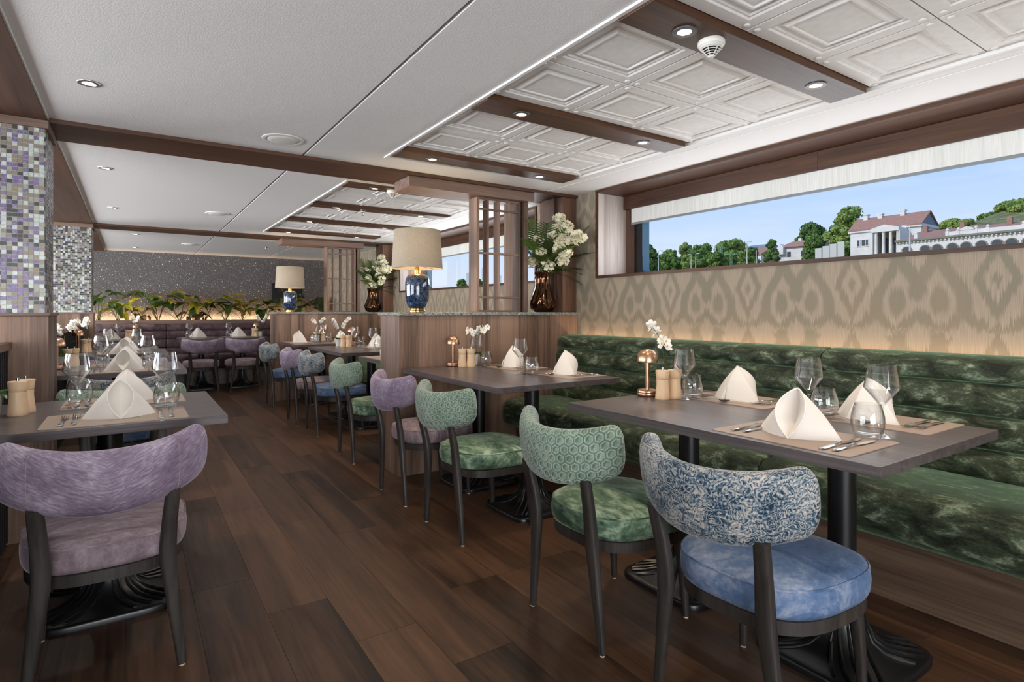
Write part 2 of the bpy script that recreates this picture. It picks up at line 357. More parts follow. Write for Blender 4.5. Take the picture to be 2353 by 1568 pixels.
    MT['mos'] = [mos('mosaic_purple', (sr(82, 68, 106), sr(122, 108, 146), sr(180, 168, 194))),
                 mos('mosaic_black', (sr(22, 24, 26), sr(56, 58, 58), sr(150, 150, 146)), .35, 1),
                 mos('mosaic_taupe', (sr(104, 94, 84), sr(140, 128, 116), sr(176, 166, 152)), .35, 1),
                 mos('mosaic_pale', (sr(160, 172, 170), sr(192, 200, 194), sr(222, 226, 220))),
                 mos('mosaic_stone', (sr(96, 98, 92), sr(160, 162, 150), sr(206, 206, 194)), .35, 1)]
    MT['grout'] = plain('mosaic_grout', sr(196, 194, 184), .8)
    MT['glass'] = glassy('drinking_glass', (.99, .995, .995), .055, .95, 2.2)
    MT['pane'] = glassy('window_pane', (.98, .99, .995), .003, .06, 4.0)
    MT['screen_glass'] = glassy('clear_glass_screen', (.98, .985, .985), .012, .12, 3.5)
    # foliage
    def leafm(n, a, b, c_, tl=.42):
        g = G(n); v = g.vadd(g.coord('UV'), g.comb(g.rand(), 0., 0.))
        s3 = g.sep(g.coord('UV'))
        rib = g.M('SINE', g.M('MULTIPLY', g.M('SUBTRACT', s3[1], g.M('MULTIPLY', g.M('ABSOLUTE', s3[0]), .8)), 120.))
        f = g.M('ADD', g.M('MULTIPLY', g.noise(v, 9, 3, .6), .8), g.M('ADD', g.M('MULTIPLY', rib, .05), g.M('MULTIPLY', g.rand(), .2)))
        c = g.ramp(f, [(.35, a), (.55, b), (.75, c_)])
        g.set(g.b.inputs['Base Color'], c); g.b.inputs['Roughness'].default_value = .38
        tr = g.n.new('ShaderNodeBsdfTranslucent'); g.l.new(c, tr.inputs[0])
        mx = g.n.new('ShaderNodeMixShader'); mx.inputs[0].default_value = tl
        g.l.new(g.b.outputs[0], mx.inputs[1]); g.l.new(tr.outputs[0], mx.inputs[2]); g.l.new(mx.outputs[0], g.out.inputs[0])
        return g.m
    MT['leaf_dark'] = leafm('broad_dark_leaf', sr(32, 52, 20), sr(62, 88, 34), sr(112, 130, 52))
    MT['leaf_lime'] = leafm('yellow_green_leaf', sr(104, 108, 20), sr(178, 166, 40), sr(232, 208, 84))  # yellow-green leaf; warm LED glow is also put into this yellow
    MT['leaf_dry'] = leafm('dry_brown_leaf', sr(72, 58, 38), sr(110, 90, 60), sr(150, 128, 86))
    MT['orchid_leaf'] = leafm('orchid_leaf', sr(34, 60, 18), sr(64, 96, 32), sr(116, 142, 56))
    MT['fern'] = leafm('fern_green', sr(44, 66, 26), sr(84, 110, 44), sr(134, 152, 76), .3)
    MT['stem'] = plain('green_stem', sr(70, 82, 40), .6)
    MT['petal'] = G('white_petal').fin((*sr(240, 236, 226), 1), .6, Subsurface_Weight=.0)
    MT['cream_petal'] = plain('cream_petal', sr(236, 230, 200), .65)
    MT['orchid_heart'] = plain('yellow_heart', sr(210, 170, 60), .6)
    MT['led_warm'] = emit('warm_led', (1, .66, .34), 2.2)
    MT['spot_warm'] = emit('warm_lamp_lens', (1, .80, .52), 9.0)
    MT['spot_cool'] = emit('cool_lamp_lens', (1, .97, .93), 9.0)
    MT['bulb'] = emit('warm_bulb', (1, .78, .48), 6.0)
_m()
# ------------------------------------------------------------------ mesh helpers
KIDS = {}
class MB:
    def __init__(s): s.v = []; s.f = []; s.uv = None; s.vuv = {}
    def box(s, x0, x1, y0, y1, z0, z1):
        b = len(s.v)
        s.v += [(x0, y0, z0), (x1, y0, z0), (x1, y1, z0), (x0, y1, z0), (x0, y0, z1), (x1, y0, z1), (x1, y1, z1), (x0, y1, z1)]
        s.f += [tuple(b+i for i in q) for q in ((0, 3, 2, 1), (4, 5, 6, 7), (0, 1, 5, 4), (1, 2, 6, 5), (2, 3, 7, 6), (3, 0, 4, 7))]
        return s
    def loops(s, rings, closed=True, cap0=False, cap1=False):
        """join rings (lists of equal length) into a skin"""
        b = len(s.v); n = len(rings[0])
        for r in rings: s.v += [tuple(p) for p in r]
        m = n if closed else n-1
        for i in range(len(rings)-1):
            for j in range(m):
                k = (j+1) % n
                s.f.append((b+i*n+j, b+i*n+k, b+(i+1)*n+k, b+(i+1)*n+j))
        if cap0: s.f.append(tuple(b+j for j in reversed(range(n))))
        if cap1: s.f.append(tuple(b+(len(rings)-1)*n+j for j in range(n)))
        return s
    def lathe(s, prof, n=24, c=(0, 0, 0), cap0=True, cap1=False, fn=None):
        rings = []
        for r, z in prof:
            R = []
            for j in range(n):
                a = 2*PI*j/n
                rr = max(r, 1e-5)*(fn(a, z) if fn else 1)
                R.append((c[0]+rr*math.cos(a), c[1]+rr*math.sin(a), c[2]+z))
            rings.append(R)
        return s.loops(rings, True, cap0, cap1)
    def tube(s, pts, rad, n=8, cap=True, sq=None, up=(0, 0, 1)):
        """tube along pts; rad a number, a list, or list of (a,b); sq = superellipse exponent"""
        P = [Vector(p) for p in pts]; rings = []
        for i, p in enumerate(P):
            t = (P[min(i+1, len(P)-1)]-P[max(i-1, 0)])
            t = t.normalized() if t.length > 1e-9 else Vector((0, 0, 1))
            u = Vector(up)
            if abs(t.dot(u)) > .95: u = Vector((1, 0, 0))
            a = t.cross(u).normalized(); b = t.cross(a).normalized()
            r = rad[i] if isinstance(rad, (list, tuple)) else rad
            ra, rb = r if isinstance(r, (list, tuple)) else (r, r)
            R = []
            for j in range(n):
                q = 2*PI*(j+.5)/n; cq, sq_ = math.cos(q), math.sin(q)
                if sq:
                    cq = math.copysign(abs(cq)**sq, cq); sq_ = math.copysign(abs(sq_)**sq, sq_)
                R.append(p+a*(ra*cq)+b*(rb*sq_))
            rings.append(R)
        return s.loops(rings, True, cap, cap)
    def grid(s, fn, nu, nv, uvfn=None):
        b = len(s.v)
        for i in range(nu+1):
            for j in range(nv+1):
                s.v.append(tuple(fn(i/nu, j/nv)))
                if uvfn: s.vuv[len(s.v)-1] = uvfn(i/nu, j/nv)
        for i in range(nu):
            for j in range(nv):
                a = b+i*(nv+1)+j
                s.f.append((a, a+nv+1, a+nv+2, a+1))
        return s
    def quad(s, a, b, c, d):
        k = len(s.v); s.v += [tuple(a), tuple(b), tuple(c), tuple(d)]; s.f.append((k, k+1, k+2, k+3)); return s
    def tri(s, a, b, c):
        k = len(s.v); s.v += [tuple(a), tuple(b), tuple(c)]; s.f.append((k, k+1, k+2)); return s
    def poly(s, pts, off):
        """prism: planar polygon pts swept by vector off"""
        n = len(pts); k = len(s.v); o = Vector(off)
        s.v += [tuple(p) for p in pts]+[tuple(Vector(p)+o) for p in pts]
        s.f.append(tuple(range(k, k+n))[::-1]); s.f.append(tuple(range(k+n, k+2*n)))
        for i in range(n):
            j = (i+1) % n; s.f.append((k+i, k+j, k+n+j, k+n+i))
        return s
    def add(s, o, mat):
        b = len(s.v); s.v += [tuple(mat @ Vector(p)) for p in o.v]; s.f += [tuple(b+i for i in f) for f in o.f]
        for i, u in o.vuv.items(): s.vuv[b+i] = u
        return s
    def mesh(s, name, mat, smooth=True, bev=0, segs=2, angle=40):
        me = D.meshes.new(name); me.from_pydata(s.v, [], s.f)
        bm = bmesh.new(); bm.from_mesh(me)
        if s.vuv:
            lay = bm.loops.layers.uv.new('UVMap'); bm.verts.ensure_lookup_table()
            for f in bm.faces:
                for l in f.loops: l[lay].uv = s.vuv.get(l.vert.index, (0, 0))
        else:
            bmesh.ops.remove_doubles(bm, verts=bm.verts, dist=1e-6)
        bmesh.ops.recalc_face_normals(bm, faces=bm.faces)
        if bev:
            es = [e for e in bm.edges if len(e.link_faces) == 2 and e.calc_face_angle(0) > .6]
            bmesh.ops.bevel(bm, geom=es, offset=bev, segments=segs, affect='EDGES', profile=.5, clamp_overlap=True)
        bm.to_mesh(me); bm.free()
        if smooth:
            for p in me.polygons: p.use_smooth = True
            me.set_sharp_from_angle(angle=math.radians(angle))
        if mat is not None: me.materials.append(mat)
        return me
    def build(s, name, mat, parent=None, **kw):
        return obj(name, s.mesh(name, mat, **kw), parent)
def obj(name, me, parent=None, loc=None):
    o = D.objects.new(name, me); COL.objects.link(o)
    if loc is not None: o.location = loc
    if parent is not None:
        o.parent = parent; KIDS.setdefault(parent, []).append(o)
    return o
def tag(o, label=None, cat=None, group=None, kind=None):
    if label: o['label'] = label
    if cat: o['category'] = cat
    if group: o['group'] = group
    if kind: o['kind'] = kind
    return o
def thing(name, label, cat, loc=(0, 0, 0), rz=0, group=None):
    o = obj(name, None, None, loc); o.rotation_euler = (0, 0, rz); o.empty_display_size = .05
    return tag(o, label, cat, group)
def struct(name, mb, mat, **kw):
    o = mb.build(name, mat, **kw); o['kind'] = 'structure'; return o
def copy_tree(root, parent=None):
    c = root.copy(); COL.objects.link(c)
    if parent is not None:
        c.parent = parent; KIDS.setdefault(parent, []).append(c)
    for k in KIDS.get(root, []): copy_tree(k, c)
    return c
USED = set()
def place(proto, loc, rz=0, label=None, group=None, scale=None):
    """first use moves the prototype itself, later uses copy it"""
    if proto in USED: o = copy_tree(proto)
    else: USED.add(proto); o = proto
    o.location = loc; o.rotation_euler = (0, 0, rz)
    k_ = scale or 1; o.scale = (k_, k_, k_)
    if label: o['label'] = label
    if group: o['group'] = group
    elif 'group' in o and label: del o['group']
    return o
def superell(n, a, b, p=2.6):
    R = []
    for j in range(n):
        q = 2*PI*j/n; c, s_ = math.cos(q), math.sin(q)
        R.append((a*math.copysign(abs(c)**(2/p), c), b*math.copysign(abs(s_)**(2/p), s_)))
    return R

# ================================================================== the setting
WX = 3.133; XS = -.353; YB = 11.12; ZC = 2.12
# ---- floor: base slab and the planks one can see
fl = struct('floor', MB().box(-4.1, 3.6, -3.2, 11.4, -.08, -.0045), MT['floor_base'], smooth=False)
PW = .222; joints = {0: 2.30, 1: 1.94, 2: 2.94, 3: 2.1, -1: 2.65}
_pl = MB().box(0, PW-.0012, 0, 1.2985, -.006, 0).mesh('plank', MT['plank'], smooth=False)
for k in range(-6, 11):
    x = .427+PW*k; j = joints.get(k, 2.+rnd.random()*1.3); y = j-1.3*math.ceil((j+.3)/1.3)
    while y < 10.6:
        obj('plank', _pl, fl, (x, y, 0)); y += 1.3
_pl2 = MB().box(-4.1, .427-6*PW-.001, -3.2, 11.3, -.006, 0)
struct('floor', _pl2, MT['plank'], smooth=False)

# ---- right-hand wall with two long windows
WINS = [(.24, 3.445), (4.31, 7.517)]
ZS, ZT = 1.432, 2.097
wr = MB()
ys = [-3.2]
for a, b in WINS: ys += [a-.012, b+.012]
ys.append(YB)
wr.box(WX, WX+.04, -3.2, YB, 0, ZS-.016).box(WX, WX+.04, -3.2, YB, ZT+.016, 2.2)
for i in range(0, len(ys), 2): wr.box(WX, WX+.04, ys[i], ys[i+1], ZS-.016, ZT+.016)
wall_r = struct('wall_right', wr, MT['wallpaper'], smooth=False)
# outer hull skin behind the reveal
hull = MB().box(3.475, 3.53, -3.2, YB, -.1, ZS+.03).box(3.475, 3.53, -3.2, YB, 1.99, 2.3)
for i in range(0, len(ys), 2): hull.box(3.475, 3.53, ys[i]-.1, ys[i+1]+.1, ZS, 2.1)
struct('wall_right_outer', hull, MT['blue_rim'], smooth=False)
def rrect(y0, y1, z0, z1, r, n=6):
    P = []
    for cy, cz, a0 in ((y1-r, z1-r, 0), (y0+r, z1-r, PI/2), (y0+r, z0+r, PI), (y1-r, z0+r, 1.5*PI)):
        for k in range(n+1):
            a = a0+PI/2*k/n; P.append((cy+r*math.cos(a), cz+r*math.sin(a)))
    return P
for wi, (y0, y1) in enumerate(WINS):
    W_ = struct('window_%d' % (wi+1), MB().box(WX-.004, 3.475, y0-.012, y1+.012, ZS-.016, ZS), MT['oak_y'], smooth=False, bev=.002)
    MB().box(WX-.004, 3.475, y0-.012, y1+.012, ZT, ZT+.016).build('soffit_board', MT['walnut_y'], W_, smooth=False, bev=.002)
    for yy in (y0-.012, y1): MB().box(WX-.004, 3.475, yy, yy+.012, ZS, ZT).build('jamb', MT['jamb'], W_, smooth=False, bev=.002)
    t = .012
    fr = MB().box(WX-.012, WX-.003, y0-.026, y1+.026, ZT, ZT+.022).box(WX-.012, WX-.003, y0-.026, y1+.026, ZS-.022, ZS)
    fr.box(WX-.012, WX-.003, y0-.026, y0, ZS, ZT).box(WX-.012, WX-.003, y1, y1+.026, ZS, ZT)
    fr.build('frame_trim', MT['walnut_y'], W_, smooth=False)
    ym = (y0+y1)/2-.02
    for q0, q1 in ((y0+.01, ym-.0008), (ym+.0008, y1-.01)):
        MB().box(3.40, 3.418, q0, q1, 1.985, 2.097).build('valance_board', MT['walnut_y'], W_, smooth=False, bev=.001)
    # wooden liner and black rounded rubber seal with pane
    MB().box(3.435, 3.475, y1-.095, y1, ZS, ZT).build('liner', MT['walnut_z'], W_, smooth=False)
    a = [(3.45, p, z) for p, z in rrect(y0+.06, y1-.095, ZS+.014, 2.08, .055)]
    b = [(3.45, p, z) for p, z in rrect(y0+.11, y1-.150, ZS+.030, 2.03, .035)]
    c = [(3.475, p, z) for p, z in rrect(y0+.11, y1-.150, ZS+.030, 2.03, .035)]
    d = [(3.475, p, z) for p, z in rrect(y0+.06, y1-.095, ZS+.014, 2.08, .055)]
    MB().loops([d, a, b, c]).build('rubber_seal', MT['rubber'], W_)
    c = [(3.474, p, z) for p, z in rrect(y0+.115, y1-.152, ZS+.030, 2.03, .035)]
    d = [(3.535, p, z) for p, z in rrect(y0+.125, y1-.168, ZS+.034, 2.02, .035)]
    MB().loops([c, d]).build('outer_rim', MT['blue_rim'], W_)
    MB().box(3.48, 3.486, y0+.1, y1-.14, ZS+.02, 2.04).build('pane', MT['pane'], W_, smooth=False)
    bl = thing('roller_blind', ['white roller blind half drawn over the large window with the town view',
                                'white roller blind on the far window seen behind the wood lattice'][wi], 'blind')
    MB().box(3.424, 3.427, y0+.02, y1-.075, 1.872, 2.0).build('fabric', MT['blind'], bl, smooth=False)
    MB().box(3.420, 3.431, y0+.02, y1-.075, 1.856, 1.873).build('bottom_bar', MT['blind_bar'], bl, smooth=False, bev=.002)
    MB().tube([(3.44, y0+.02, 2.03), (3.44, y1-.075, 2.03)], .03, 12).build('roller_tube', MT['blind'], bl)
    MB().box(3.42, 3.452, y1-.075, y1-.068, 1.985, 2.06).build('bracket', MT['silver_ring'], bl, smooth=False, bev=.001)

# ---- left, rear and back walls (the left side and the rear lie outside the frame)
wl = MB().box(-4.1, -4.0, -3.2, YB, 0, .2).box(-4.1, -4.0, -3.2, YB, 1.9, 2.2)
for a, b in ((-3.2, .25), (3.45, 4.3), (7.5, 8.6), (10.6, YB)): wl.box(-4.1, -4.0, a, b, .2, 1.9)
struct('wall_left', wl, MT['wallpaper'], smooth=False)
for k, (a, b) in enumerate(((.25, 3.45), (4.3, 7.5), (8.6, 10.6))):  # unseen windows, made tall so more light reaches the ceiling
    wo = struct('window_%d' % (k+3), MB().box(-4.1, -3.97, a, b, .17, .2).box(-4.1, -3.97, a, b, 1.9, 1.93), MT['walnut_y'], smooth=False)
    MB().box(-4.06, -4.05, a, b, .2, 1.9).build('pane', MT['pane'], wo, smooth=False)
wb = MB().box(-4.1, 3.6, -3.3, -3.2, 0, .2).box(-4.1, 3.6, -3.3, -3.2, 1.9, 2.2).box(-4.1, -2.6, -3.3, -3.2, .2, 1.9).box(1.0, 3.6, -3.3, -3.2, .2, 1.9)
struct('wall_rear', wb, MT['wallpaper'], smooth=False)
wo = struct('window_6', MB().box(-2.6, 1.0, -3.3, -3.15, .17, .20).box(-2.6, 1.0, -3.3, -3.15, 1.9, 1.93), MT['walnut_x'], smooth=False)  # unseen window, added to go with the fill behind the camera
MB().box(-2.6, 1.0, -3.26, -3.25, .2, 1.9).build('pane', MT['pane'], wo, smooth=False)
wbk = struct('wall_back', MB().box(-4.1, 3.6, YB, YB+.1, 0, 2.2), MT['glitter'], smooth=False)

# ---- ceiling
CE = struct('ceiling', MB().box(-4.1, 3.6, -3.3, 11.4, 2.165, 2.32), MT['ceiling'], smooth=False)
CX0, CX1 = 1.338, 2.725
BAYS = [(-1.75, 3.44, 3.70, -.66), (4.07, 7.46, 7.77, None)]
def cpanel(x0, x1, y0, y1): MB().box(x0, x1, y0, y1, ZC, 2.166).build('ceiling_panel', MT['ceiling'], CE, smooth=False, bev=.0015)
# bay 1 (camera's bay), bay 2, bay 3
for (y0, c0, c1, y1) in ((-3.2, -1.75, 3.44, 3.72), (4.05, 4.23, 7.44, 7.79)):
    cpanel(XS, .886, y0, y1); cpanel(.900, CX0, y0, y1)
    cpanel(CX1, WX, y0, y1); cpanel(CX0, CX1, c1, y1); cpanel(CX0, CX1, y0, c0)
    MB().box(.884, .902, y0, y1, 2.135, 2.15).build('shadow_groove', MT['grey_plastic'], CE, smooth=False)
    # white lip around the coffer
    lip = MB()
    lip.box(CX0-.012, CX0+.006, c0-.012, c1+.012, ZC-.009, ZC+.03).box(CX1-.006, CX1+.012, c0-.012, c1+.012, ZC-.004, ZC+.03)
    lip.box(CX0, CX1, c1-.006, c1+.012, ZC-.004, ZC+.03).box(CX0, CX1, c0-.012, c0+.006, ZC-.004, ZC+.03)
    lip.build('coffer_lip', MT['trim_white'], CE, smooth=False, bev=.002)
    MB().box(CX1+.085, CX1+.093, y0+.02, y1-.02, ZC-.003, ZC+.01).build('step_moulding', MT['trim_white'], CE, smooth=False)
for (x0, x1) in ((XS, .886), (.900, 2.028), (2.042, WX)): cpanel(x0, x1, 8.10, YB)
for x in (.884, 2.026): MB().box(x, x+.018, 8.1, YB, 2.135, 2.15).build('shadow_groove', MT['grey_plastic'], CE, smooth=False)
cpanel(-4.0, -1.25, -3.2, YB)
# embossed coffer tile, one mesh shared by all
def tile_mesh(w, d):
    m = MB(); hw, hd = w/2-.002, d/2-.002
    def sq(i, z): return [(-hw+i, -hd+i, z), (hw-i, -hd+i, z), (hw-i, hd-i, z), (-hw+i, hd-i, z)]
    m.loops([sq(0, .012), sq(0, .002), sq(.003, 0), sq(.052, 0), sq(.058, .005), sq(.066, .005), sq(.072, .010), sq(.084, .010), sq(.098, .001), sq(.105, .001), sq(.110, .006), sq(.116, .006)], True, False, True)
    for sx in (-1, 1):
        for sy in (-1, 1):
            m.lathe([(.012, .002), (.012, -.0015), (.009, -.004), (.004, -.005)], 12, (sx*(hw-.028), sy*(hd-.028), 0), False, True)
    return m.mesh('ceiling_tile', MT['tile'], smooth=True, angle=25)
TILE = tile_mesh(.462, .4145)
def coffer(beams):
    for i, yc in enumerate(beams):
        for r in range(2):
            for cix in range(3):
                o = obj('ceiling_tile', TILE, CE, (CX0+.2312*(2*cix+1), yc+.0775+.207+.415*r, 2.131))
beams1 = [1.303-.985*k for k in (-2, -1, 0, 1, 2, 3)]     # 3.273 2.288 1.303 .318 ...
beams2 = [4.30+.982*k for k in range(4)]
coffer([b for b in beams1 if b < 3.2]); coffer(beams2[:3])
for k, yc in enumerate(beams1+beams2):
    MB().box(CX0+.004, 2.685, yc-.078, yc+.078, 2.102, 2.164).build('ceiling_batten', MT['walnut_x'], CE, smooth=False, bev=.002)
# dark wood soffit on the left, cross beams
MB().box(-1.25, XS, -3.2, YB, 2.102, 2.166).build('wood_soffit', MT['walnut_y'], CE, smooth=False)
MB().box(XS-.002, XS+.006, -3.2, YB, 2.108, 2.13).build('edge_bead', MT['trim_white'], CE, smooth=False)
for k, (a, b) in enumerate(((3.70, 4.07), (7.77, 8.12))):
    o = struct('trim_%d' % (k+1), MB().box(XS-.4, WX, a, b, 2.097, 2.15), MT['walnut_x'], smooth=False, bev=.002)

# ---- low half-height partitions with granite top, wooden frame, lattice and glass screen
def partition(y0, y1, which):
    p = MB().box(1.532, WX, y0+.004, y1-.004, 0, 1.113).build('partition', MT['oak_z'], None, smooth=False, bev=.002)
    tag(p, ['grey oak half-height partition with granite top beside the nearer lamp', 'grey oak half-height partition with granite top at the far end'][which], 'partition')
    MB().box(1.518, WX, y0-.012, y1+.012, 1.113, 1.137).build('granite_top', MT['granite'], p, bev=.003, smooth=False)
    fw = thing('screen_frame', ['wooden header and posts framing the lattice on the nearer counter', 'wooden header and posts framing the lattice on the far counter'][which], 'frame')
    MB().box(1.62, 2.70, y0+.03, y0+.30, 2.024, 2.097).build('header', MT['oak_x'], fw, smooth=False, bev=.002)
    MB().box(2.985, WX-.001, y0+.02, y1-.02, 1.1375, 2.0965).build('pilaster', MT['walnut_z'], fw, smooth=False, bev=.002)
    MB().box(2.955, 2.985, y0+.10, y1-.10, 1.1375, 2.0965).build('pilaster_fin', MT['walnut_z'], fw, smooth=False, bev=.002)
    MB().box(2.625, 2.668, y0+.07, y0+.235, 1.1375, 2.024).build('post', MT['oak_z'], fw, smooth=False, bev=.002)
    lat = tag(thing('lattice_screen', '', 'screen'), ['wooden lattice screen standing on the nearer granite counter', 'small wooden lattice screen on the far granite counter'][which])
    x0, x1, ya, yb = 2.20, 2.60, y0+.085, y0+.215
    for x in (x0, x1-.016):
        MB().box(x, x+.02, ya, yb, 1.138, 2.022).build('stile', MT['oak_z'], lat, smooth=False, bev=.0015)
    for i in range(1, 4):
        x = x0+(x1-x0)*i/4
        MB().box(x-.007, x+.009, ya+.004, ya+.075, 1.15, 2.01).build('upright_slat', MT['oak_z'], lat, smooth=False, bev=.0015)
    for z in (1.138, 1.244, 1.586, 1.926, 2.006):
        MB().box(x0+.02, x1-.016, ya+.002, ya+.022, z, z+.016).build('cross_bar', MT['oak_x'], lat, smooth=False, bev=.0015)
    gl = tag(MB().box(1.63, 2.19, y1-.030, y1-.024, 1.138, 2.096).build('glass_screen', MT['screen_glass'], None, smooth=False),
             ['clear glass pane above the nearer counter between lamp and lattice', 'clear glass pane above the far counter behind the small lamp'][which], 'glass pane')
    return p
partition(3.70, 4.06, 0); partition(7.76, 8.10, 1)

# ---- mosaic-clad columns on the left
def column(y0, y1, first):
    x0, x1 = -.735, -.365
    c = MB().box(x0-.017, x1+.017, y0-.012, y1+.012, 0, 1.12).build('column', MT['oak_z'], None, smooth=False, bev=.002)
    tag(c, 'mosaic-clad column nearest the camera on the left' if first else 'second mosaic-clad column further back on the left', 'column')
    MB().box(x0-.024, x1+.024, y0-.02, y1+.02, 1.12, 1.134).build('ledge', MT['oak_x'], c, smooth=False, bev=.002)
    MB().box(x0-.018, x1+.018, y0-.018, y1+.018, 2.062, 2.102).build('capital', MT['oak_x'], c, smooth=False, bev=.002)
    MB().box(x0, x1, y0, y1, 1.134, 2.062).build('grout_core', MT['grout'], c, smooth=False)
    P_ = .0206; t = .0182; th = .0035
    nz = int((2.062-1.134)/P_); nx = int((x1-x0)/P_); ny = int((y1-y0)/P_)
    rest = [MB() for _ in range(5)]; n = 0
    tm = [MB().box(0, t, -th, 0, 0, t).mesh('mosaic_tile', m, smooth=False) for m in MT['mos']]
    wts = [24, 17, 24, 22, 13] if first else [8, 29, 20, 20, 23]
    pick = lambda: rnd.choices(range(5), wts)[0]
    for r in range(nz):
        z = 1.136+P_*r
        for q in range(nx):
            x = x1-t-.001-P_*q; k = pick()
            if first and n < 300 and q < 9 and r >= nz-34:
                obj('mosaic_tile', tm[k], c, (x, y0, z)); n += 1
            else: rest[k].box(x, x+t, y0-th, y0, z, z+t)
        for q in range(ny):
            y = y0+.001+P_*q; rest[pick()].box(x1, x1+th, y, y+t, z, z+t)
    for k in range(5): tag(rest[k].build('mosaic_field', MT['mos'][k], c, smooth=False), kind='stuff')
column(3.70, 4.07, True); column(7.77, 8.10, False)

# ---- low slatted divider between the columns on the left
for (a, b, lab) in ((.2, 3.685, 'black slatted low divider behind the nearest left table'), (4.085, 7.755, 'black slatted low divider between the two mosaic columns'), (8.115, 10.1, 'black slatted low divider beyond the second mosaic column')):
    dv = thing('low_divider', lab, 'divider')
    MB().box(-.525, -.488, a, b, .955, .992).build('top_rail', MT['oak_y'], dv, smooth=False, bev=.003)
    MB().box(-.53, -.515, a, b, 0, .955).build('back_panel', MT['black_matt'], dv, smooth=False)
    sl = MB().box(-.515, -.50, 0, .022, .02, .955).mesh('slat', MT['black_matt'], smooth=False)
    n = int((b-a)/.05)
    for i in range(n): obj('slat', sl, dv, (0, a+.01+i*(b-a)/n, 0))
# ================================================================== furniture
def chair(back_mat, seat_mat, name='dining_chair'):
    t = thing(name, '', 'chair')
    # wrapped, padded backrest: crescent from behind, arc from above
    phm = math.radians(52); R = .325; nt_, nr = 44, 26
    m = MB(); rings = []
    us = [(-1+2*i/nt_) for i in range(nt_+1)]
    us = [-1.0, -.996, -.985, -.968, -.945, -.92]+[u for u in us if abs(u) < .91]+[.92, .945, .968, .985, .996, 1.0]
    for u in us:
        ph = u*phm; au = abs(u)
        zc = .643+.054*au**2.0; b = .096-.012*au**2; a = .039-.002*au
        if au > .84:
            q = (au-.84)/.16; k = math.sqrt(max(0, 1-q**2.6))
            a *= .22+.78*k; b *= .30+.70*k
        for s_ in (-.60, .60):
            g_ = max(0, 1-abs(u-s_)/.02); a *= 1-.05*g_; b *= 1-.012*g_
        ring = []
        for j in range(nr):
            q = 2*PI*j/nr+PI; cq, sq = math.cos(q), math.sin(q)
            n_ = a*math.copysign(abs(cq)**.75, cq); z_ = b*math.copysign(abs(sq)**.8, sq)
            lean = -.10*(z_+.02)
            ring.append((-.080+R-(R+n_)*math.cos(ph)+lean, (R+n_)*math.sin(ph), zc+z_))
        rings.append(ring)
    # build with a seam column so that the UVs run on
    b0 = 0
    for i, ring in enumerate(rings):
        acc = 0; cum = [0]
        for j in range(nr):
            acc += (Vector(ring[(j+1) % nr])-Vector(ring[j])).length; cum.append(acc)
        for j in range(nr+1):
            m.v.append(ring[j % nr]); m.vuv[len(m.v)-1] = (us[i]*phm*(R+.03), cum[j]-acc/2)
    for i in range(len(rings)-1):
        for j in range(nr):
            a_ = i*(nr+1)+j; m.f.append((a_, a_+1, a_+nr+2, a_+nr+1))
    for i in (0, len(rings)-1): m.f.append(tuple(i*(nr+1)+j for j in range(nr)))
    bk = m.build('backrest', back_mat, t, angle=70)
    if back_mat == MT['b_purple']:
        for s_ in (-.60, .60):
            P = []
            ph = s_*phm
            for j in range(nr+1):
                p = Vector(rings[min(range(len(us)), key=lambda i: abs(us[i]-s_))][j % nr]); P.append(p)
            MB().tube(P, .0014, 5, False).build('seam', MT['v_mauve'], bk)
    # seat: boxed cushion with piping over a shaped frame
    def outline(sc, z, n=48):
        P = []
        for (x, y) in superell(n, .234*sc, .248*sc, 2.9):
            w = 1-.14*(0.5-x/.452)
            P.append((.258+x, y*w, z))
        return P
    cu = MB().loops([outline(.90, .348), outline(.975, .352), outline(1.0, .366), outline(1.008, .392), outline(.995, .420), outline(.97, .430), outline(.90, .439), outline(.70, .448), outline(.4, .454), outline(.1, .455)], True, True, True)
    cs = cu.build('seat_cushion', seat_mat, t, angle=60)
    ol = outline(.985, .4265); MB().tube(ol+[ol[0]], .0032, 6, False).build('piping', seat_mat, cs)
    fr = MB().loops([outline(.93, .308), outline(.96, .310), outline(.965, .346), outline(.93, .350)], True, True, True)
    fr.build('seat_frame', MT['chair_wood'], t, angle=50)
    for s_ in (-1, 1):
        pts = [(.0, s_*.196, .006), (-.002, s_*.183, .12), (-.006, s_*.168, .25), (-.010, s_*.158, .34), (-.014, s_*.156, .40), (-.026, s_*.160, .48), (-.050, s_*.168, .585)]
        l = MB().tube(pts, [(.0135, .0105), (.017, .012), (.021, .0145), (.0245, .0165), (.0245, .0165), (.022, .015), (.020, .014)], 12, True, .55).build('rear_leg', MT['chair_wood'], t, angle=50)
        MB().lathe([(.0095, 0), (.0095, .006)], 10, (0, s_*.196, 0), True, True).build('glide', MT['pale_felt'], l)
        pts = [(.425, s_*.190, .006), (.415, s_*.186, .16), (.402, s_*.180, .27), (.396, s_*.178, .335)]
        l = MB().tube(pts, [.0105, .0145, .0185, .020], 12, True, .6).build('front_leg', MT['chair_wood'], t, angle=50)
        MB().lathe([(.009, 0), (.009, .006)], 10, (.425, s_*.190, 0), True, True).build('glide', MT['pale_felt'], l)
    return t
CH = {'b': chair(MT['b_blue'], MT['v_blue']), 'g': chair(MT['b_green'], MT['v_green']), 'p': chair(MT['b_purple'], MT['v_mauve'])}
GR = 'chairs along the aisle'
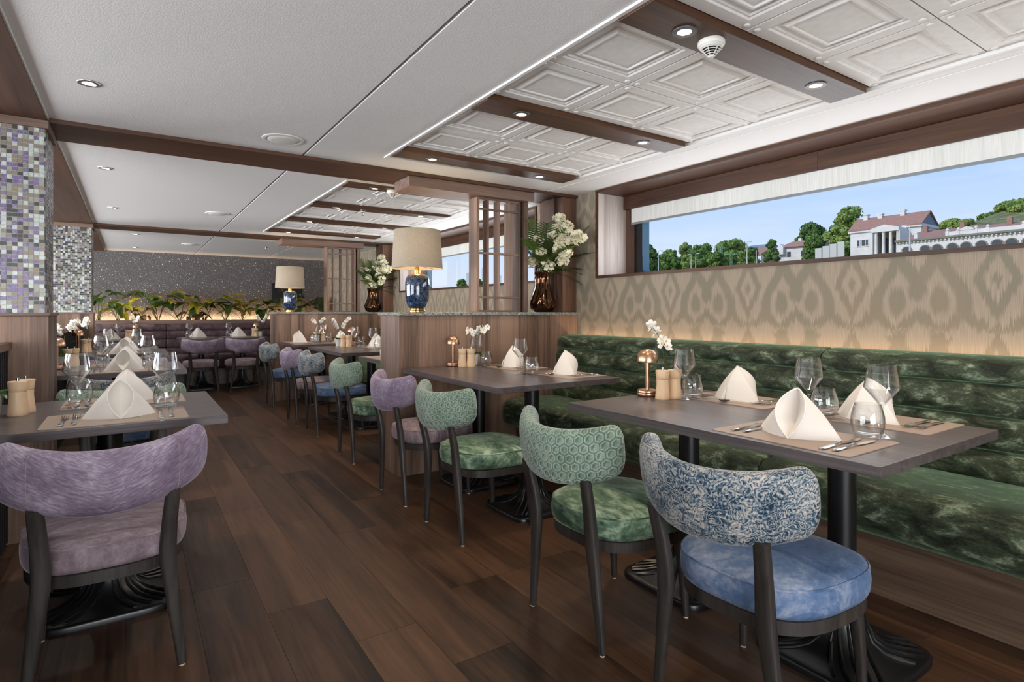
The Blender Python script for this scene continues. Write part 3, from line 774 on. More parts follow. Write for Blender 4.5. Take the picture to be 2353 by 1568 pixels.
for k, x, y, rz, lab in (
    ('b', 1.315, .985, .02, 'blue paisley-backed chair with blue velvet seat, nearest on the right'),
    ('g', 1.297, 1.605, 0, 'green honeycomb-backed chair next to the nearest blue paisley chair'),
    ('g', 1.338, 2.645, .02, 'green honeycomb-backed chair at the table beside the near partition'),
    ('p', 1.335, 3.322, 0, 'lilac hide-backed chair with mauve seat by the end of the near partition'),
    ('g', 1.39, 4.41, -.03, 'green honeycomb-backed chair just beyond the near partition'),
    ('b', 1.415, 5.52, 0, 'blue paisley-backed chair between green and lilac chairs beyond the near partition'),
    ('p', 1.378, 6.13, 0, 'lilac hide-backed chair between two blue paisley chairs on the right row'),
    ('b', 1.388, 7.335, .02, 'blue paisley-backed chair furthest along the right row'),
    ('p', -.060, 2.125, PI/2+.02, 'lilac hide-backed chair in the left foreground'),
    ('g', -.03, 3.46, -PI/2, 'green honeycomb-backed chair on the far side of the nearest left table'),
    ('b', -.04, 4.13, PI/2, 'blue paisley-backed chair on the near side of the second left table'),
    ('p', -.02, 5.44, -PI/2, 'lilac chair on the far side of the second left table'),
    ('b', -.05, 6.03, PI/2, 'blue paisley-backed chair on the near side of the third left table'),
    ('g', -.02, 7.36, -PI/2, 'green-backed chair on the far side of the third left table'),
    ('p', .835, 9.06, PI/2, 'purple-backed chair, left of the pair before the far plum bench'),
    ('p', 1.375, 9.02, PI/2, 'purple-backed chair, right of the pair before the far plum bench'),
    ('p', -.20, 9.05, PI/2, 'purple-backed chair mostly hidden behind the left tables at the far bench')):
    place(CH[k], (x, y, 0), rz, lab, None)

# ---- tables
def pedestal(parent, x, y):
    MB().lathe([(.0425, .20), (.0425, .718)], 24, (x, y, 0), True, True).build('column_tube', MT['black'], parent)
    MB().box(x-.19, x+.19, y-.03, y+.03, .712, .7245).build('mounting_bar', MT['black_matt'], parent, smooth=False)
    n = 72; rings = []
    def rr(a_, b_, p): return superell(n, a_, b_, p)
    prof = [(1.0, .0, 0), (1.0, .016, 0), (.985, .023, 0), (.95, .026, 0), (.88, .028, .10), (.74, .033, .35), (.58, .044, .6), (.44, .070, .85), (.33, .120, 1), (.265, .19, 1), (.23, .27, 1), (.21, .34, 1)]
    def edge(j, sc, rd):
        (ax, ay), (bx, by) = RA[j % n], RB[j % n]
        return (ax*(1-rd)+bx*rd)*sc, (ay*(1-rd)+by*rd)*sc
    RA, RB = rr(.225, .205, 6), rr(.205, .205, 2)
    for sc, z, rd in prof: rings.append([(x+edge(j, sc, rd)[0], y+edge(j, sc, rd)[1], z) for j in range(n)])
    bs = MB().loops(rings, True, True, True).build('cast_base', MT['black'], parent, angle=60)
    rb = MB()
    for k in range(20):
        j = (k*n)//20+1; P = []
        for i in range(3, len(prof)-1):
            sc, z, rd = prof[i]; ex, ey = edge(j, sc*(.93 if i == 3 else 1), rd); P.append((x+ex, y+ey, z+.001))
        rb.tube(P, [.007, .0085, .0075, .006, .005, .004, .003, .0025][:len(P)], 6)
    rb.build('flutes', MT['black'], bs)
def table(x0, x1, y0, y1, grain, peds, label, beds=True):
    t = thing('dining_table', label, 'table', ((x0+x1)/2, (y0+y1)/2, 0))
    hx, hy = (x1-x0)/2, (y1-y0)/2
    MB().box(-hx, hx, -hy, hy, .7245, .755).build('tabletop', MT['table_'+grain], t, smooth=False, bev=.0015)
    for (px, py) in peds: pedestal(t, px-(x0+x1)/2, py-(y0+y1)/2)
    return t
ZTB = .755
table(1.544, 2.352, .672, 1.886, 'y', ((1.98, .98), (1.98, 1.61)), 'long wood-topped dining table in the right foreground')
table(1.535, 2.385, 2.435, 3.644, 'y', ((1.95, 2.72), (1.95, 3.33)), 'long wood-topped dining table against the near partition')
table(1.63, 2.40, 4.12, 4.846, 'y', ((2.0, 4.50),), 'small table half hidden behind the near partition')
table(1.625, 2.42, 5.307, 6.513, 'y', ((2.02, 5.60), (2.02, 6.22)), 'long table in the middle of the bay beyond the near partition')
table(1.59, 2.39, 6.937, 7.73, 'y', ((2.0, 7.34),), 'small table against the far partition')
table(-.47, .300, 2.36, 3.14, 'x', ((-.07, 2.76),), 'nearest table on the left, before the first mosaic column')
table(-.47, .310, 4.38, 5.17, 'x', ((-.07, 4.78),), 'second table on the left, beyond the first mosaic column')
table(-.47, .292, 6.28, 7.06, 'x', ((-.07, 6.68),), 'third table on the left, before the second mosaic column')
table(.56, 1.76, 9.27, 9.99, 'x', ((.86, 9.62), (1.42, 9.62)), 'far table with two lilac chairs before the plum bench')
table(-1.0, .12, 9.27, 9.99, 'x', ((-.62, 9.62), (-.18, 9.62)), 'far left table before the plum bench')

# ---- channelled banquettes (local: length along +y from 0, front towards -x, back at x=0)
def banquette(mods, seat_m, plinth_m, label, loc, rz, grain_plinth):
    for i, (a, b) in enumerate(mods):
        t = thing('banquette', label[i], 'bench', loc, rz)
        L0, L1 = a+.003, b-.003
        def ext(prof, name, mat, r=.02):
            # profile in (x,z), swept along y with softened ends
            m = MB(); cxm = sum(p[0] for p in prof)/len(prof); czm = sum(p[1] for p in prof)/len(prof)
            rings = []
            for y, k in ((L0, .90), (L0+.006, .955), (L0+.018, .99), (L0+.04, 1), (L1-.04, 1), (L1-.018, .99), (L1-.006, .955), (L1, .90)):
                rings.append([(cxm+(p[0]-cxm)*k, y, czm+(p[1]-czm)*k) for p in prof])
            m.loops(rings, True, True, True)
            return m.build(name, mat, t, angle=60)
        zs = [.445, .578, .712, .845, .957]
        for q in range(4):
            z0, z1 = zs[q], zs[q+1]; xa = -.262+.016*q; xb = -.262+.016*(q+1)
            n = 12; pr = []
            for k in range(n+1):
                s_ = k/n; bul = .034*math.sin(PI*min(1, max(0, s_)))**.42
                if q == 3 and s_ > .6: bul -= .06*((s_-.6)/.4)**2.2
                pr.append((xa+(xb-xa)*s_-bul+.012, z0+(z1-z0)*s_))
            pr += [(-.10, z1), (-.08, z1-.01), (-.08, z0)]
            ext(pr, 'back_channel', seat_m)
        pr = [(-.26, .465), (-.45, .472), (-.66, .474), (-.735, .464), (-.765, .435), (-.772, .38), (-.76, .31), (-.735, .275), (-.70, .268), (-.26, .268)]
        ext(pr, 'seat_cushion', seat_m)
        MB().box(-.60, -.05, L0, L1, .246, .268).build('recess_strip', MT['black_matt'], t, smooth=False)
        MB().box(-.635, -.05, L0, L1, .0, .246).build('plinth', plinth_m, t, smooth=False, bev=.002)
        MB().box(-.10, -.075, L0, L1, .25, .93).build('back_board', MT['black_matt'], t, smooth=False)
banquette([(-.6, 1.546), (1.546, 3.69)], MT['v_bench'], MT['plinth_y'],
          ['green velvet channelled bench section nearest on the right', 'green velvet channelled bench section reaching the near partition'], (WX, 0, 0), 0, 'y')
banquette([(4.075, 5.9), (5.9, 7.745)], MT['v_bench'], MT['plinth_y'],
          ['green velvet bench just beyond the near partition', 'green velvet bench in front of the far partition'], (WX, 0, 0), 0, 'y')
banquette([(-3.1, -.46), (-.46, 1.2)], MT['v_plum'], MT['plinth_x'],
          ['right section of the plum bench at the back wall', 'left section of the plum bench at the back wall'], (0, 10.70, 0), PI/2, 'x')

# ---- planter ledge above the plum bench
pl_ = thing('planter', 'grey oak planter ledge running along the glitter wall', 'planter')
MB().box(-1.2, WX-.01, 10.60, 10.68, .948, 1.010).build('front_board', MT['oak_x'], pl_, smooth=False, bev=.002)
MB().box(-1.2, WX-.01, 10.68, 11.03, .93, .975).build('tray', MT['black_matt'], pl_, smooth=False)
so = MB()
so.grid(lambda a, b: (-1.15+4.2*a, 10.685+.32*b, .985+.022*noise.noise(Vector((a*60, b*6, 1)))), 160, 10)
tag(so.build('soil', MT['soil'], pl_), kind='stuff')
MB().box(-1.2, WX-.02, 11.06, 11.085, .985, 1.0).build('led_strip', MT['led_warm'], pl_, smooth=False)
l = light('planter_led', 'AREA', (.95, 11.04, 1.0), (0, 0, 0), 26, (1, .62, .34), shape='RECTANGLE', size=4.1, size_y=.03); aim(l, (0, 1, .55))
# cove light behind the green benches
for k, (a, b) in enumerate(((-.55, 3.66), (4.1, 7.72))):
    o = tag(MB().box(WX-.05, WX-.03, a, b, .905, .915).build('led_strip', MT['led_warm'], None, smooth=False), ['warm light strip hidden behind the near green bench', 'warm light strip hidden behind the far green bench'][k], 'light strip')
    l = light('bench_led', 'AREA', (WX-.042, (a+b)/2, .918), (0, 0, 0), 3.4, (1, .70, .42), shape='RECTANGLE', size=.02, size_y=b-a); l.rotation_euler = (PI, 0, 0); l.rotation_euler = Vector((.25, 0, 1)).to_track_quat('-Z', 'Y').to_euler()
    l.data.size = b-a; l.data.size_y = .02
    l.rotation_euler = (Matrix.Rotation(PI/2, 4, 'Z') @ Matrix.Rotation(PI-.2, 4, 'X')).to_euler()

# ---- dark flat square on the back wall
tag(MB().box(2.13, 2.66, YB-.03, YB-.004, 1.30, 1.665).build('dark_square', MT['black_matt'], None, smooth=False, bev=.004), 'black flat square on the glitter wall behind the small lamp', 'panel')
# ================================================================== tableware
def wine_glass():
    m = MB()
    m.lathe([(.0365, 0), (.0372, .0015), (.030, .003), (.012, .0065), (.0055, .012), (.0040, .022), (.0036, .06), (.0038, .085), (.0060, .096), (.012, .103), (.0495, .1505), (.0370, .219), (.0364, .2202), (.0358, .219), (.0480, .1508), (.0105, .1055), (.0, .1035)], 40, (0, 0, 0), True, False)
    o = m.build('wine_glass', MT['glass'], None, angle=30); return tag(o, '', 'glass')
def tumbler():
    m = MB()
    m.lathe([(.028, 0), (.0335, .003), (.0385, .014), (.0445, .034), (.0462, .050), (.0445, .070), (.0390, .092), (.0355, .1045), (.0347, .1055), (.0339, .1045), (.0375, .091), (.0430, .070), (.0447, .050), (.0430, .034), (.0365, .016), (.028, .0125), (.0, .0115)], 40, (0, 0, 0), True, False)
    o = m.build('tumbler', MT['glass'], None, angle=45); return tag(o, '', 'glass')
def napkin():
    """standing folded napkin; open pocket faces -y, crease faces +y"""
    A = Vector((0, .004, .146)); L = Vector((-.122, .010, .001)); R_ = Vector((.122, .010, .001)); F = Vector((.004, .072, .001)); B = Vector((0, -.072, .001))
    def side(Pt, s): # outer edge from apex to a base corner, gently bowed
        return A.lerp(Pt, s)+Vector((math.copysign(.004, Pt.x)*math.sin(PI*s), 0, .007*math.sin(PI*s)))
    def ridge(s): return A.lerp(F, s)+Vector((.003*math.sin(PI*s), .010*math.sin(PI*s), .004*math.sin(PI*s)))
    def alm(s, sg): # rolled pocket edge from apex to front base
        p = A.lerp(B, s); return p+Vector((sg*.043*math.sin(PI*min(1, s*1.02))**.75, -.020*math.sin(PI*s), .010*math.sin(PI*s)))
    m = MB(); ns, ntt = 22, 12
    for sg, Pt in ((-1, L), (1, R_)):
        m.grid(lambda a, b, sg=sg, Pt=Pt: side(Pt, a).lerp(ridge(a), b)+Vector((0, .010*math.sin(PI*b)*a, 0.004*math.sin(PI*b*2)*a*(1-a)))+Vector((0, 0, .0)), ns, ntt)
        m.grid(lambda a, b, sg=sg, Pt=Pt: side(Pt, a).lerp(alm(a, sg), b)+Vector((sg*.003*math.sin(PI*b)*a, -.010*math.sin(PI*b)*math.sin(PI*a*.5), .0)), ns, ntt)
        m.grid(lambda a, b, sg=sg: alm(a, sg).lerp(A.lerp(B, a)+Vector((0, .048*math.sin(PI*a)**.8, .0)), b)+Vector((sg*.010*math.sin(PI*b)*math.sin(PI*a), 0, 0)), ns, 8)
        m.tube([alm(k/24, sg) for k in range(25)], .0026, 8, True)
        m.tube([side(Pt, k/16) for k in range(17)], .0014, 6, True)
    m.tube([ridge(k/16) for k in range(17)], .0016, 6, True)
    # turned-over flap low on the crease side
    m.grid(lambda a, b: ridge(.62+.38*a)+Vector((.018*b*a, .005+.002*b, .004*b)), 6, 4)
    o = m.build('napkin', MT['napkin'], None, angle=70); return tag(o, '', 'napkin')
def placemat():
    P = [(x, y, 0) for x, y in rrect(-.215, .215, -.15, .15, .012, 4)]
    o = MB().poly(P, (0, 0, .0022)).build('placemat', MT['mat'], None, smooth=False); return tag(o, '', 'placemat')
def handle(m, y0, y1):
    n = 10; rings = []
    for i in range(n+1):
        s = i/n; y = y0+(y1-y0)*s; w = .0088-.0052*s**.8 if s > .06 else .0065; h = .0026-.0006*s; z = .003+.006*s*s
        rings.append([(w, y, z), (w*.6, y, z+h), (-w*.6, y, z+h), (-w, y, z), (-w*.6, y, z-h*.6), (w*.6, y, z-h*.6)])
    m.loops(rings, True, True, True)
def fork():
    m = MB(); handle(m, -.10, .025)
    rings = []
    for y, w, z in ((.025, .0036, .0085), (.036, .007, .0085), (.046, .0115, .0065), (.058, .0118, .0045)):
        rings.append([(w, y, z), (w, y, z+.0016), (-w, y, z+.0016), (-w, y, z)])
    m.loops(rings, True, True, True)
    for k in range(4):
        x = -.0099+.0066*k
        m.loops([[(x+w, y, z), (x+w, y, z+.0015), (x-w, y, z+.0015), (x-w, y, z)] for y, w, z in ((.057, .0017, .0045), (.080, .0015, .0032), (.098, .0008, .0075))], True, True, True)
    o = m.build('fork', MT['steel'], None); return tag(o, '', 'fork')
def knife():
    m = MB(); handle(m, -.115, .0)
    rings = []
    for y, a, b in ((0, -.0035, .0035), (.012, -.005, .0065), (.06, -.0055, .0095), (.095, -.005, .009), (.112, -.003, .003), (.118, -.001, .0005)):
        rings.append([(a, y, .0025), (a, y, .0043), (b, y, .0036), (b, y, .0028)])
    m.loops(rings, True, True, True)
    o = m.build('knife', MT['steel'], None); return tag(o, '', 'knife')
def spoon():
    m = MB(); handle(m, -.10, .03)
    def bowl(a, b):
        q = 2*PI*b; r = a; w = .0165*(1-.12*math.sin(q)); return (r*w*math.cos(q), .058+r*.028*math.sin(q), .0028+.0085*r*r)
    m.grid(bowl, 6, 18); m.grid(lambda a, b: tuple(Vector(bowl(a, b))+Vector((0, 0, -.0012))), 6, 18)
    o = m.build('spoon', MT['steel'], None); return tag(o, '', 'spoon')
def mush_lamp():
    t = thing('cordless_lamp', '', 'lamp')
    MB().lathe([(.038, 0), (.046, .003), (.0485, .010), (.047, .016), (.043, .0175), (.042, .0185), (.047, .020), (.046, .026), (.038, .030), (.012, .031)], 36, (0, 0, 0), True, True).build('base', MT['copper'], t, angle=35)
    MB().lathe([(.0095, .028), (.0095, .165)], 20, (0, 0, 0), True, True).build('stem', MT['copper'], t)
    s = MB().lathe([(.0475, .156), (.0478, .158), (.0475, .166), (.0455, .180), (.040, .196), (.030, .2065), (.015, .2115), (.0, .2125)], 40, (0, 0, 0), False, False)
    s.lathe([(.0470, .156), (.0465, .166), (.0445, .179), (.039, .194), (.029, .204), (.014, .209), (.0, .210)], 40, (0, 0, 0), False, False)
    s.build('shade', MT['copper'], t, angle=50); return t
def mill():
    t = thing('pepper_mill', '', 'mill')
    MB().lathe([(.031, 0), (.0315, .002), (.0312, .012), (.028, .040), (.0255, .066), (.0262, .088)], 36, (0, 0, 0), True, True).build('body', MT['beech'], t, angle=50)
    MB().lathe([(.0255, .0885), (.0268, .0895), (.0280, .104), (.0305, .124), (.0305, .1255), (.028, .1265)], 36, (0, 0, 0), True, True).build('cap', MT['beech'], t, angle=50)
    MB().lathe([(.0055, .126), (.0055, .139), (.0045, .140)], 14, (0, 0, 0), True, True).build('knob', MT['steel'], t); return t
def leafgrid(m, base, d, L, w, droop, fold=.25, n=12, nw=6, up=.5, tip=1.6):
    """blade leaf: base point, horizontal dir d, arching up then down"""
    dx = Vector((math.cos(d), math.sin(d), 0)); sx = Vector((-math.sin(d), math.cos(d), 0)); B0 = Vector(base)
    def f(a, b):
        ww = w*math.sin(PI*min(1, a**.75))**.8*(1-.15*a)+.0005
        s = (b-.5)*2
        return B0+dx*(L*a*(1-.12*a))+Vector((0, 0, L*(up*a-droop*a*a)))+sx*(ww*s)+Vector((0, 0, fold*ww*abs(s)-.06*ww*math.sin(a*19)*abs(s)))
    m.grid(f, n, nw, lambda a, b: ((b-.5)*2*.2, a)); return m
def blossom(m, c, nrm, r, k=5, seed=0, cup=.25):
    q = Vector(nrm).normalized().to_track_quat('Z', 'Y').to_matrix().to_4x4(); mt = Matrix.Translation(c) @ q
    o = MB()
    for i in range(k):
        a0 = 2*PI*i/k+seed; w = PI/k*1.15
        def f(a, b, a0=a0, w=w):
            ang = a0+(b-.5)*2*w*math.sin(PI*(.12+.80*a))**.8; rr = r*a; return (rr*math.cos(ang), rr*math.sin(ang), cup*r*a*a-.3*cup*r*math.cos((b-.5)*PI)*a)
        o.grid(f, 5, 4)
    m.add(o, mt); return m
def orchid(seed, stems=2, fl=5, pot='round'):
    r = random.Random(seed); t = thing('potted_orchid', '', 'plant')
    if pot == 'round': MB().lathe([(.026, 0), (.030, .002), (.036, .050), (.039, .078), (.0395, .080), (.036, .080), (.034, .060)], 32, (0, 0, 0), True, False).build('pot', MT['ceramic'], t, angle=45)
    else:
        rg = [[(x*k, y*k, z) for x, y in superell(32, 1, 1, 7)] for k, z in ((.028, 0), (.031, .002), (.037, .078), (.0375, .080), (.034, .080), (.033, .062))]
        MB().loops(rg, True, True, False).build('pot', MT['ceramic'], t, angle=45)
    MB().lathe([(.0, .070), (.035, .068)], 20, (0, 0, 0), False, False).build('bark', MT['soil'], t)
    for i in range(4):
        leafgrid(MB(), (0, 0, .068), r.random()*.8+i*PI/2, .10+.04*r.random(), .024, .75, .25, 10, 6, .75).build('leaf', MT['orchid_leaf'], t, angle=80)
    for i in range(stems):
        a = r.random()*6.28; lean = .035+.04*r.random(); H = .20+.07*r.random()
        pts = []
        for k in range(15):
            s = k/14; out = lean*s+.085*max(0, s-.6)**1.5*2.2
            pts.append(Vector((math.cos(a)*out, math.sin(a)*out, .065+H*(s-.16*max(0, s-.55)**2*2))))
        st = MB().tube(pts, [.0022-.0010*k/14 for k in range(15)], 7).build('stem', MT['stem'], t)
        for k in range(fl):
            p = pts[14-k*1 if k < 3 else 14-k]; d = Vector((math.cos(a+(.9 if k % 2 else -.9)), math.sin(a+(.9 if k % 2 else -.9)), .25+.3*r.random()))
            c = p+d*.012
            f = blossom(MB(), c, d, .021+.006*r.random(), 5, r.random()*3, .35).build('blossom', MT['petal'], t, angle=80)
            MB().lathe([(.0, -.003), (.0035, 0), (.002, .005), (0, .006)], 8, tuple(c+d*.004), False, False).build('heart', MT['orchid_heart'], f)
    return t
WG, TU, NK, PM, FK, KN, SP, ML, PMl = wine_glass(), tumbler(), napkin(), placemat(), fork(), knife(), spoon(), mush_lamp(), mill()
TOP = ZTB
def setting(face, cx, cy, lab, wine=None, tum=None, nap=(0, 0), mat=True, cut='fk', naprz=0, nk=True, nsc=None):
    """face: angle of the direction from the diner to the table; lab: which setting"""
    rz = face-PI/2; c, s = math.cos(rz), math.sin(rz)
    def w(lx, ly, z): return (cx+lx*c-ly*s, cy+lx*s+ly*c, z)
    if mat: place(PM, w(0, 0, TOP+.0002), rz, 'taupe placemat '+lab)
    z = TOP+.0026
    if nk: place(NK, w(nap[0], nap[1], z-.0012), rz+naprz, 'folded white napkin '+lab, None, nsc)
    if wine: place(WG, (wine[0], wine[1], TOP+.0002), rnd.random(), 'wine glass '+lab)
    if tum: place(TU, (tum[0], tum[1], TOP+.0002), rnd.random(), 'stemless tumbler '+lab)
    if 'f' in cut:
        for k, x in enumerate((-.158, -.125)): place(FK, w(x, -.02+.012*k, z), rz+.02*(k-.5), ['outer', 'inner'][k]+' of two steel forks '+lab)
    if 'k' in cut:
        for k, x in enumerate((.130, .163)): place(KN, w(x, -.02+.012*k, z), rz-.03*(k-.5), ['inner', 'outer'][k]+' of two steel knives '+lab)
    if 's' in cut: place(SP, w(.04, .128, z), rz+PI/2+.05, 'dessert spoon '+lab)
E_, N_ = 0, PI/2     # diner looks towards +x / +y
# right foreground table
setting(E_, 1.722, .975, 'before the nearest blue chair', (1.924, .834), (1.866, .848), (-.012, .0), naprz=.16)
setting(PI, 2.205, .975, 'on the bench side of the foreground table, nearer', (2.034, 1.123), (2.112, 1.108), (.02, .01), cut='fks', naprz=-.25)
setting(PI, 2.215, 1.535, 'on the bench side of the foreground table, further', (2.030, 1.677), (2.088, 1.679), (0, .005), cut='fks', naprz=-.12)
# table against the near partition
setting(PI, 2.235, 2.760, 'on the bench side of the partition table, nearer', (1.995, 2.905), (2.062, 2.876), (0, 0), cut='fks', naprz=-.15)
setting(PI, 2.225, 3.330, 'on the bench side of the partition table, further', (2.016, 3.477), (2.088, 3.471), (0, 0), cut='fks', naprz=-.3)
# left tables
setting(N_, -.040, 2.535, 'before the lilac chair on the nearest left table', (.116, 2.735), (.116, 2.668), (.005, .005), naprz=.05, nsc=.92)
setting(-N_, -.020, 2.975, 'on the far side of the nearest left table', (-.181, 2.870), (-.179, 2.965), (-.005, .0), naprz=.10, nsc=.92)
setting(N_, -.040, 4.55, 'on the near side of the second left table', (.096, 4.76), (.105, 4.69), (0, .005), naprz=-.1, nsc=.92)
setting(-N_, -.030, 5.00, 'on the far side of the second left table', (-.175, 4.88), (-.172, 4.97), (0, 0), naprz=.1, nsc=.92)
setting(N_, -.060, 6.45, 'on the near side of the third left table', (.045, 6.62), (.03, 6.56), (0, .0), naprz=.1, nsc=.92)
setting(-N_, -.040, 6.90, 'on the far side of the third left table', (-.19, 6.78), (-.185, 6.87), (0, 0), naprz=-.1, nsc=.92)
# bay beyond the near partition
setting(E_, 1.80, 4.56, 'on the small table just beyond the near partition', None, None, (0, 0), cut='')
setting(PI, 2.25, 6.10, 'on the bench side of the middle table, further', (2.058, 6.221), (2.137, 6.255), (0, 0), cut='s')
setting(PI, 2.26, 5.60, 'on the bench side of the middle table, nearer', (2.067, 5.685), (2.112, 5.640), (0, 0), cut='s', naprz=.3)
setting(E_, 1.765, 7.50, 'facing the aisle on the far partition table', (1.972, 7.363), (1.900, 7.310), (0, 0), cut='', naprz=.55)
setting(PI, 2.23, 7.32, 'on the bench side of the far partition table', (2.073, 7.50), (2.125, 7.46), (0, 0), cut='s')
# far tables before the plum bench
setting(-N_, .83, 9.76, 'on the left half of the far table', (.71, 9.70), (.705, 9.62), (0, 0), cut='k')
setting(-N_, 1.385, 9.78, 'on the right half of the far table', (1.24, 9.72), (1.235, 9.64), (0, 0), cut='k')
setting(-N_, -.245, 9.74, 'on the far left table', (-.15, 9.70), None, (0, 0), cut='')
place(WG, (-.40, 9.72, TOP+.0002), 0, 'wine glass left of the napkin on the far left table')
# lamps, mills and orchids
for x, y, lab in ((1.967, 1.835, 'on the right foreground table'), (1.889, 3.590, 'on the table against the near partition'), (2.085, 6.42, 'on the middle table beyond the near partition'),
                  (2.11, 7.66, 'on the small table against the far partition'), (-.415, 4.86, 'on the second left table'), (-.425, 6.86, 'on the third left table'),
                  (1.655, 9.86, 'on the far table with the lilac chairs'), (.055, 9.83, 'on the far left table')):
    place(ML, (x, y, TOP+.0002), rnd.random()*6, 'small copper mushroom lamp '+lab)
for (a, b, lab) in (((1.953, 1.733), (2.018, 1.720), 'on the right foreground table'), ((1.932, 3.530), (1.984, 3.500), 'on the table against the near partition'),
                    ((1.946, 6.295), (2.000, 6.262), 'on the middle table beyond the near partition'), ((2.012, 7.66), (2.085, 7.59), 'on the small table against the far partition'),
                    ((-.353, 2.790), (-.338, 2.852), 'on the nearest left table'), ((-.372, 5.02), (-.335, 5.07), 'on the second left table'), ((-.372, 6.72), (-.345, 6.78), 'on the third left table'),
                    ((1.605, 9.77), (1.63, 9.70), 'on the far table with the lilac chairs'), ((-.01, 9.65), (-.045, 9.70), 'on the far left table')):
    for p, q in ((a, 'left'), (b, 'right')): place(PMl, (*p, TOP+.0002), rnd.random()*6, q+' of two beech pepper mills '+lab)
for x, y, sd, st, fl_, pot, lab in ((2.075, 1.815, 3, 2, 4, 'round', 'white orchid in a white pot behind the copper lamp on the foreground table'),
        (2.045, 3.575, 11, 3, 4, 'round', 'white orchid in a white pot against the near partition'), (1.926, 6.385, 5, 2, 7, 'round', 'white orchid with dense blooms on the middle table beyond the near partition'),
        (2.004, 7.60, 8, 2, 4, 'round', 'white orchid on the small table against the far partition'), (-.435, 2.80, 9, 2, 4, 'square', 'white-potted orchid at the left edge on the nearest left table'),
        (-.405, 4.98, 14, 2, 5, 'square', 'white-potted orchid on the second left table'), (-.395, 6.96, 21, 3, 6, 'square', 'white-potted orchid on the third left table'),
        (1.69, 9.72, 17, 2, 6, 'round', 'white orchid in a white pot on the far table with the lilac chairs'), (.05, 9.72, 27, 2, 5, 'round', 'white orchid on the far left table')):
    o = orchid(sd, st, fl_, pot); o.location = (x, y, TOP+.0002); o['label'] = lab

# ================================================================== lamps and vases on the partitions
def big_lamp():
    t = thing('table_lamp', '', 'lamp')
    MB().lathe([(.056, 0), (.058, .002), (.058, .012), (.054, .016), (.050, .018), (.050, .026), (.046, .028)], 40, (0, 0, 0), True, True).build('foot', MT['brass'], t, angle=35)
    MB().lathe([(.045, .027), (.062, .034), (.076, .060), (.084, .100), (.087, .150), (.088, .200), (.085, .236), (.076, .258), (.062, .270), (.050, .274)], 48, (0, 0, 0), True, True).build('body', MT['blue_glaze'], t, angle=60)
    MB().lathe([(.072, .2625), (.063, .2715), (.048, .2762), (.020, .278)], 48, (0, 0, 0), False, True).build('shoulder_collar', MT['copper'], t, angle=60)
    MB().lathe([(.024, .277), (.024, .304), (.014, .306), (.013, .335)], 24, (0, 0, 0), False, True).build('neck', MT['brass'], t, angle=35)
    s = MB().lathe([(.183, .318), (.1835, .319), (.167, .592), (.1665, .593)], 64, (0, 0, 0), False, False)
    s.lathe([(.1815, .318), (.1650, .593)], 64, (0, 0, 0), False, False)
    sh = s.build('shade', MT['linen'], t, angle=50)
    MB().tube([(.1655*math.cos(a*PI/32), .1655*math.sin(a*PI/32), .592) for a in range(65)], .0018, 6, False).build('top_rim', MT['linen'], sh)
    MB().tube([(.1825*math.cos(a*PI/32), .1825*math.sin(a*PI/32), .3185) for a in range(65)], .0018, 6, False).build('bottom_rim', MT['linen'], sh)
    for k in range(3):
        a = k*2*PI/3; MB().tube([(0, 0, .34), (.17*math.cos(a), .17*math.sin(a), .325)], .0018, 6).build('shade_spoke', MT['brass'], sh)
    MB().lathe([(.012, .335), (.028, .375), (.03, .395), (.02, .42), (0, .428)], 20, (0, 0, 0), True, False).build('bulb', MT['bulb'], t)
    return t
BL = big_lamp()
for x, y, lab in ((1.728, 3.836, 'large blue speckled table lamp with linen shade on the nearer counter'), (1.738, 7.888, 'smaller-looking blue table lamp with linen shade on the far counter')):
    o = place(BL, (x, y, 1.1372), .4, lab)
    light('lamp_bulb', 'POINT', (x, y, 1.1372+.45), (0, 0, 0), 4.5, (1, .74, .44), shadow_soft_size=.03)
def vase():
    m = MB()
    pr = [(.050, 0), (.075, .004), (.098, .030), (.108, .065), (.104, .10), (.088, .14), (.070, .19), (.060, .24), (.060, .28), (.066, .315), (.071, .335), (.069, .337), (.062, .315), (.055, .28), (.055, .2)]
    def fn(a, z):
        k = min(1, z/.06)*(1-.3*max(0, (z-.25)/.1))
        return 1+.085*k*math.sin(6*a+9*z+1.2*math.sin(14*z))+.05*k*math.sin(11*a-13*z)
    rings = []
    for i in range(len(pr)-1):
        for q in range(4):
            s = q/4; rings.append((pr[i][0]*(1-s)+pr[i+1][0]*s, pr[i][1]*(1-s)+pr[i+1][1]*s))
    rings.append(pr[-1])
    m.lathe(rings, 72, (0, 0, 0), True, False, fn)
    return tag(m.build('vase', MT['bronze'], None, angle=80), '', 'vase')
def flower_mesh(seed):
    r = random.Random(seed); m = MB(); R = .036
    for i in range(22):
        z = 1-1.75*(i+.5)/22; a = i*2.399; q = math.sqrt(max(0, 1-z*z)); d = Vector((q*math.cos(a), q*math.sin(a), z))
        d2 = (d+Vector((r.gauss(0, .35), r.gauss(0, .35), r.gauss(0, .35)))).normalized()
        blossom(m, d*R*(.55+.62*r.random()), d2, .018+.008*r.random(), 5, r.random()*3, .5)
    return m.mesh('blossom_head', MT['cream_petal'], angle=80)
FLM = [flower_mesh(s) for s in (1, 2, 3)]
